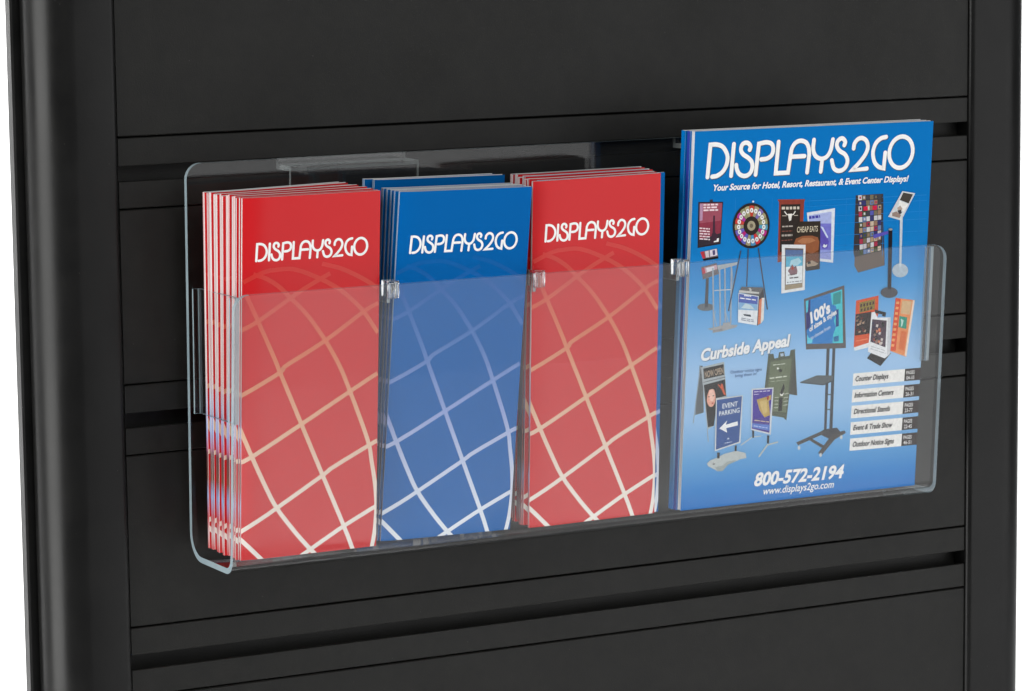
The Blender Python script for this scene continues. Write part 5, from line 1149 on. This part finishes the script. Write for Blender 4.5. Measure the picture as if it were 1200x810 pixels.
def brochure(pose, dy, th, dx, dlean, dtilt, face, back, label, group, dz=0.0):
    x, y, z, rx, ry, rz = pose
    o = empty("brochure", ((x+dx)*CM, (y+dy)*CM, (z+dz)*CM), (rx+dlean, ry+dtilt, rz))
    tag(o, label, "brochure", group)
    P = PRINT[face]
    c = put("cover", P["cover"], o)
    put("printed_grid", P["net"], c); put("logo_lettering", P["logo"], c)
    key = round(th, 2)
    if (key, face) not in FOLD:
        V = []; F = []                                   # closed fold down the left side, bulging a little
        n = 6
        for i in range(n+1):
            t = i/n; yy = .034+(th-.068)*t; uu = .01-.05*math.sin(math.pi*t)
            V += [(uu, yy+bend(0), 0), (uu, yy+bend(0), BH), (uu+.03, yy+bend(.03), BH), (uu+.03, yy+bend(.03), 0)]
        for i in range(n):
            k0, k1 = 4*i, 4*i+4
            F += [[k0, k1, k1+1, k0+1], [k0+2, k1+2, k1+3, k0+3], [k0+1, k1+1, k1+2, k0+2], [k0+3, k1+3, k1, k0]]
        F += [[0, 1, 2, 3], [4*n+3, 4*n+2, 4*n+1, 4*n]]
        fold = mesh_from("spine_fold", V, F, [M_FOLD[face]]); fix_normals(fold); shade_by_angle(fold, 50)
        flaps = []
        ks = (.5,) if th < .2 else ((.34, .66) if th < .45 else (.2, .42, .62, .82))
        for j, kf in enumerate(ks):
            y0 = .03+(th-.06)*kf; am = min(.05, .10*th)*(1 if j % 2 else -1)
            flaps.append(slab("inner_flap", .06, BW-.05-.10*(j % 2), .01, BH-.02-.05*(j % 3), lambda u, y0=y0, am=am: y0-.010+bend(u)+am*math.sin(math.pi*u/BW), lambda u, y0=y0, am=am: y0+.010+bend(u)+am*math.sin(math.pi*u/BW), 8, [(M_LEAF, M_RED if face == "red" else M_WHITE, M_GREY, M_DBLUE)[(j+len(FOLD)) % 4]]))
        FOLD[key, face] = (fold, flaps)
    fold, flaps = FOLD[key, face]
    put("spine_fold", fold, o)
    for fl in flaps: put("inner_flap", fl, o)
    if (key, back) not in BACK:
        BACK[key, back] = slab("back_panel", .04, BW, 0, BH, lambda u: th-.03+bend(u), lambda u: th+bend(u), 8, [{"red": M_RED, "blue": M_DBLUE, "white": M_WHITE}[back], M_WHITE], (1, 0, 0, 1))
    put("back_panel", BACK[key, back], o)
    return o
ORD = ["foremost", "second", "third", "fourth", "fifth", "sixth", "seventh", "eighth", "ninth", "tenth", "eleventh", "twelfth", "thirteenth", "fourteenth"]
B1 = (5.276, -7.131, -28.394, .063, .001, .002)
B2 = (16.328, -6.009, -28.394, .128, .015, -.003)
B3 = (27.444, -7.136, -28.394, .068, -.011, -.019)
#        dy   th    dx   dlean  dtilt  face  back
stack1 = [(0, 0.16, 0, 0, 0, "red", "white"),
          (0.22, 0.12, -0.05, 0, -0.001, "red", "white"),
          (0.37, 0.14, -0.2, 0, -0.002, "red", "white"),
          (0.55, 0.3, -0.24, 0.001, -0.002, "red", "blue"),
          (0.91, 0.4, -0.12, 0.001, -0.0038, "red", "white"),
          (1.37, 0.26, -0.2, 0.001, -0.0056, "red", "red"),
          (1.69, 0.46, -0.1, 0.001, -0.0074, "red", "white"),
          (2.21, 0.34, -0.22, 0.001, -0.0092, "red", "blue"),
          (2.61, 0.28, -0.14, 0.002, -0.011, "red", "white"),
          (2.95, 0.44, -0.24, 0.002, -0.0128, "red", "red"),
          (3.45, 0.3, -0.13, 0.002, -0.0146, "red", "white"),
          (3.81, 0.4, -0.22, 0.002, -0.0164, "red", "blue"),
          (4.27, 0.36, -0.16, 0.002, -0.0182, "red", "white"),
          (4.69, 0.34, -0.24, 0.002, -0.02, "red", "red")]
for i, (dy, th, dx, dl, dt, fc, bk) in enumerate(stack1):
    lab = "foremost red brochure of the leftmost stack, its grid print and lettering in full view" if i == 0 else "%s red brochure from the front in the leftmost stack, showing its folded edge" % ORD[i]
    if i == len(stack1)-1: lab = "rearmost red brochure of the leftmost stack, next to the clear back plate"
    brochure(B1, dy, th, dx, dl, dt, fc, bk, lab, "brochures in the leftmost pocket", (0, .04, 0, .10, .03, .14, .05, .0, .12, .06, .02, .13, .05, .08)[i])
stack2 = [(0, .22, 0, 0, 0, "blue", "red"), (.30, .22, -.10, -.006, -.001, "blue", "white"), (.62, .30, -.10, -.012, -.002, "blue", "white"), (1.04, .30, -.16, -.018, -.001, "blue", "blue"),
          (1.46, .45, -.20, -.024, 0, "blue", "red"), (3.55, .40, .55, -.055, -.002, "blue", "white"), (4.25, .40, .20, -.058, -.004, "blue", "blue")]
for i, (dy, th, dx, dl, dt, fc, bk) in enumerate(stack2):
    lab = "foremost blue brochure of the middle stack, its grid print and lettering in full view" if i == 0 else "%s blue brochure from the front in the blue middle stack" % ORD[i]
    if i == len(stack2)-1: lab = "rearmost blue brochure of the middle stack, standing clear of the others"
    brochure(B2, dy, th, dx, dl, dt, fc, bk, lab, "brochures in the middle pocket", .3 if i >= 5 else 0)
stack3 = [(0, .22, 0, 0, 0, "red", "white"), (.32, .14, .50, 0, .001, "blue", "blue"), (.56, .34, -.16, 0, .006, "red", "white"), (1.00, .40, -.10, .001, .003, "red", "blue"), (1.50, .50, .02, .002, .007, "red", "red"),
          (2.14, .42, .00, .002, .004, "red", "blue"), (2.72, .52, .12, .002, .006, "red", "white"), (3.60, .48, .20, .001, .007, "red", "blue")]
for i, (dy, th, dx, dl, dt, fc, bk) in enumerate(stack3):
    lab = "foremost red brochure of the right red stack beside the catalogue, grid print in full view" if i == 0 else "%s red brochure from the front in the stack beside the catalogue" % ORD[i]
    if i == 1: lab = "blue brochure peeping out to the right behind the red one beside the catalogue"
    if i == len(stack3)-1: lab = "rearmost red brochure of the stack beside the catalogue"
    brochure(B3, dy, th, dx, dl, dt, fc, bk, lab, "brochures in the pocket beside the catalogue", (0, .02, .12, .05, .22, .10, .28, .2)[i])

# ------------------------------------------------------------------ catalogues
CW, CH = 20.85, 27.6
def cbend(u): return .05*max(0.0, .62-u)**2
surf_c = cbend
def catalogue(pose, th, label, printed, spine=None):
    x, y, z, rx, ry, rz = pose
    o = empty("catalogue", (x*CM, y*CM, z*CM), (rx, ry, rz))
    tag(o, label, "catalogue", "catalogues in the wide right pocket")
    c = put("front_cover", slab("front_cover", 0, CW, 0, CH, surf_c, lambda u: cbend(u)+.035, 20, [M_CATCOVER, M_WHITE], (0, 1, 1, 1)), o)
    put("page_block", slab("page_block", .05, CW-.06, .02, CH-.03, lambda u: cbend(u)+.04, lambda u: cbend(u)+th-.04, 16, [M_PAGES]), o)
    put("back_cover", slab("back_cover", -.0, CW, 0, CH, lambda u: cbend(u)+th-.035, lambda u: cbend(u)+th, 16, [M_WHITE, M_BLUE], (0, 1, 1, 0)), o)
    if not printed:
        put("spine", slab("spine", -.035, -.003, 0, CH, lambda u: cbend(0)+.01, lambda u: cbend(0)+th-.01, 1, [spine]), o)
        return o
    # printing on the front cover
    base = .004; chain = {"printed_lectern", "printed_prize_wheel", "printed_leaflet_box", "printed_chalk_board", "printed_scroll_poster", "printed_parking_sign", "printed_stanchion", "printed_sign_post"}
    last = base
    for name, lab, items in ART:
        b = last if name in chain else .0045
        V = []; F = []; C = []
        for i, (ci, fl) in enumerate(items):
            pts = clip_poly([Vector((fl[k]/10, fl[k+1]/10)) for k in range(0, len(fl), 2)], CW, CH)
            if len(pts) < 3: continue
            off = b+.0004*i; b0 = len(V)
            V += [(p.x, surf_c(p.x)-off, p.y) for p in pts]; F.append(list(range(b0, b0+len(pts)))); C.append(PAL[ci])
        last = b+.0004*(len(items)+1)
        me = mesh_from(name, V, F, [M_PICT])
        at = me.color_attributes.new("ink", 'FLOAT_COLOR', 'CORNER')
        for p in me.polygons:
            for li in p.loop_indices: at.data[li].color = (*C[p.index], 1)
        bm = bmesh.new(); bm.from_mesh(me); bm.normal_update()
        bmesh.ops.reverse_faces(bm, faces=[f for f in bm.faces if f.normal.y > 0]); bm.to_mesh(me); bm.free()
        g = put(name, me, c); g["label"] = lab
    inks = {}
    for s, A, B, cap, ci, sh, bold in TEXTS:
        if ci not in inks: inks[ci] = paper("lettering_ink", PAL[ci], .25)
        if s == "Curbside Appeal":
            put("lettering_shadow", lettering(s, (A[0]+.06, A[1]-.05), (B[0]+.06, B[1]-.05), cap, sh, bold, surf_c, .045, paper("grey_blue_ink", (.10, .2, .34), .25)), c)
        put("lettering", lettering(s, A, B, cap, sh, bold, surf_c, .055, inks[ci]), c)
    put("logo_shadow", strokes_mesh("logo_shadow", LOGO, .34, [M_SHADOW], surf_c, .006, .0004, shift=(.045, -.05)), c)
    put("logo_lettering", strokes_mesh("logo_lettering", LOGO, .325, [M_INK], surf_c, .014, .0004), c)
    return o
CATP = (39.884, -7.101, -28.394, .066, .008, .019)
catalogue(CATP, .42, "foremost blue catalogue with product pictures, lettering and phone number on its cover", True)
catalogue((39.80, -6.66, -28.394, .066, .007, .019), .34, "second blue catalogue, its spine showing just behind the foremost catalogue", False, paper("violet_blue_spine", (.03, .055, .36), .3, .2))
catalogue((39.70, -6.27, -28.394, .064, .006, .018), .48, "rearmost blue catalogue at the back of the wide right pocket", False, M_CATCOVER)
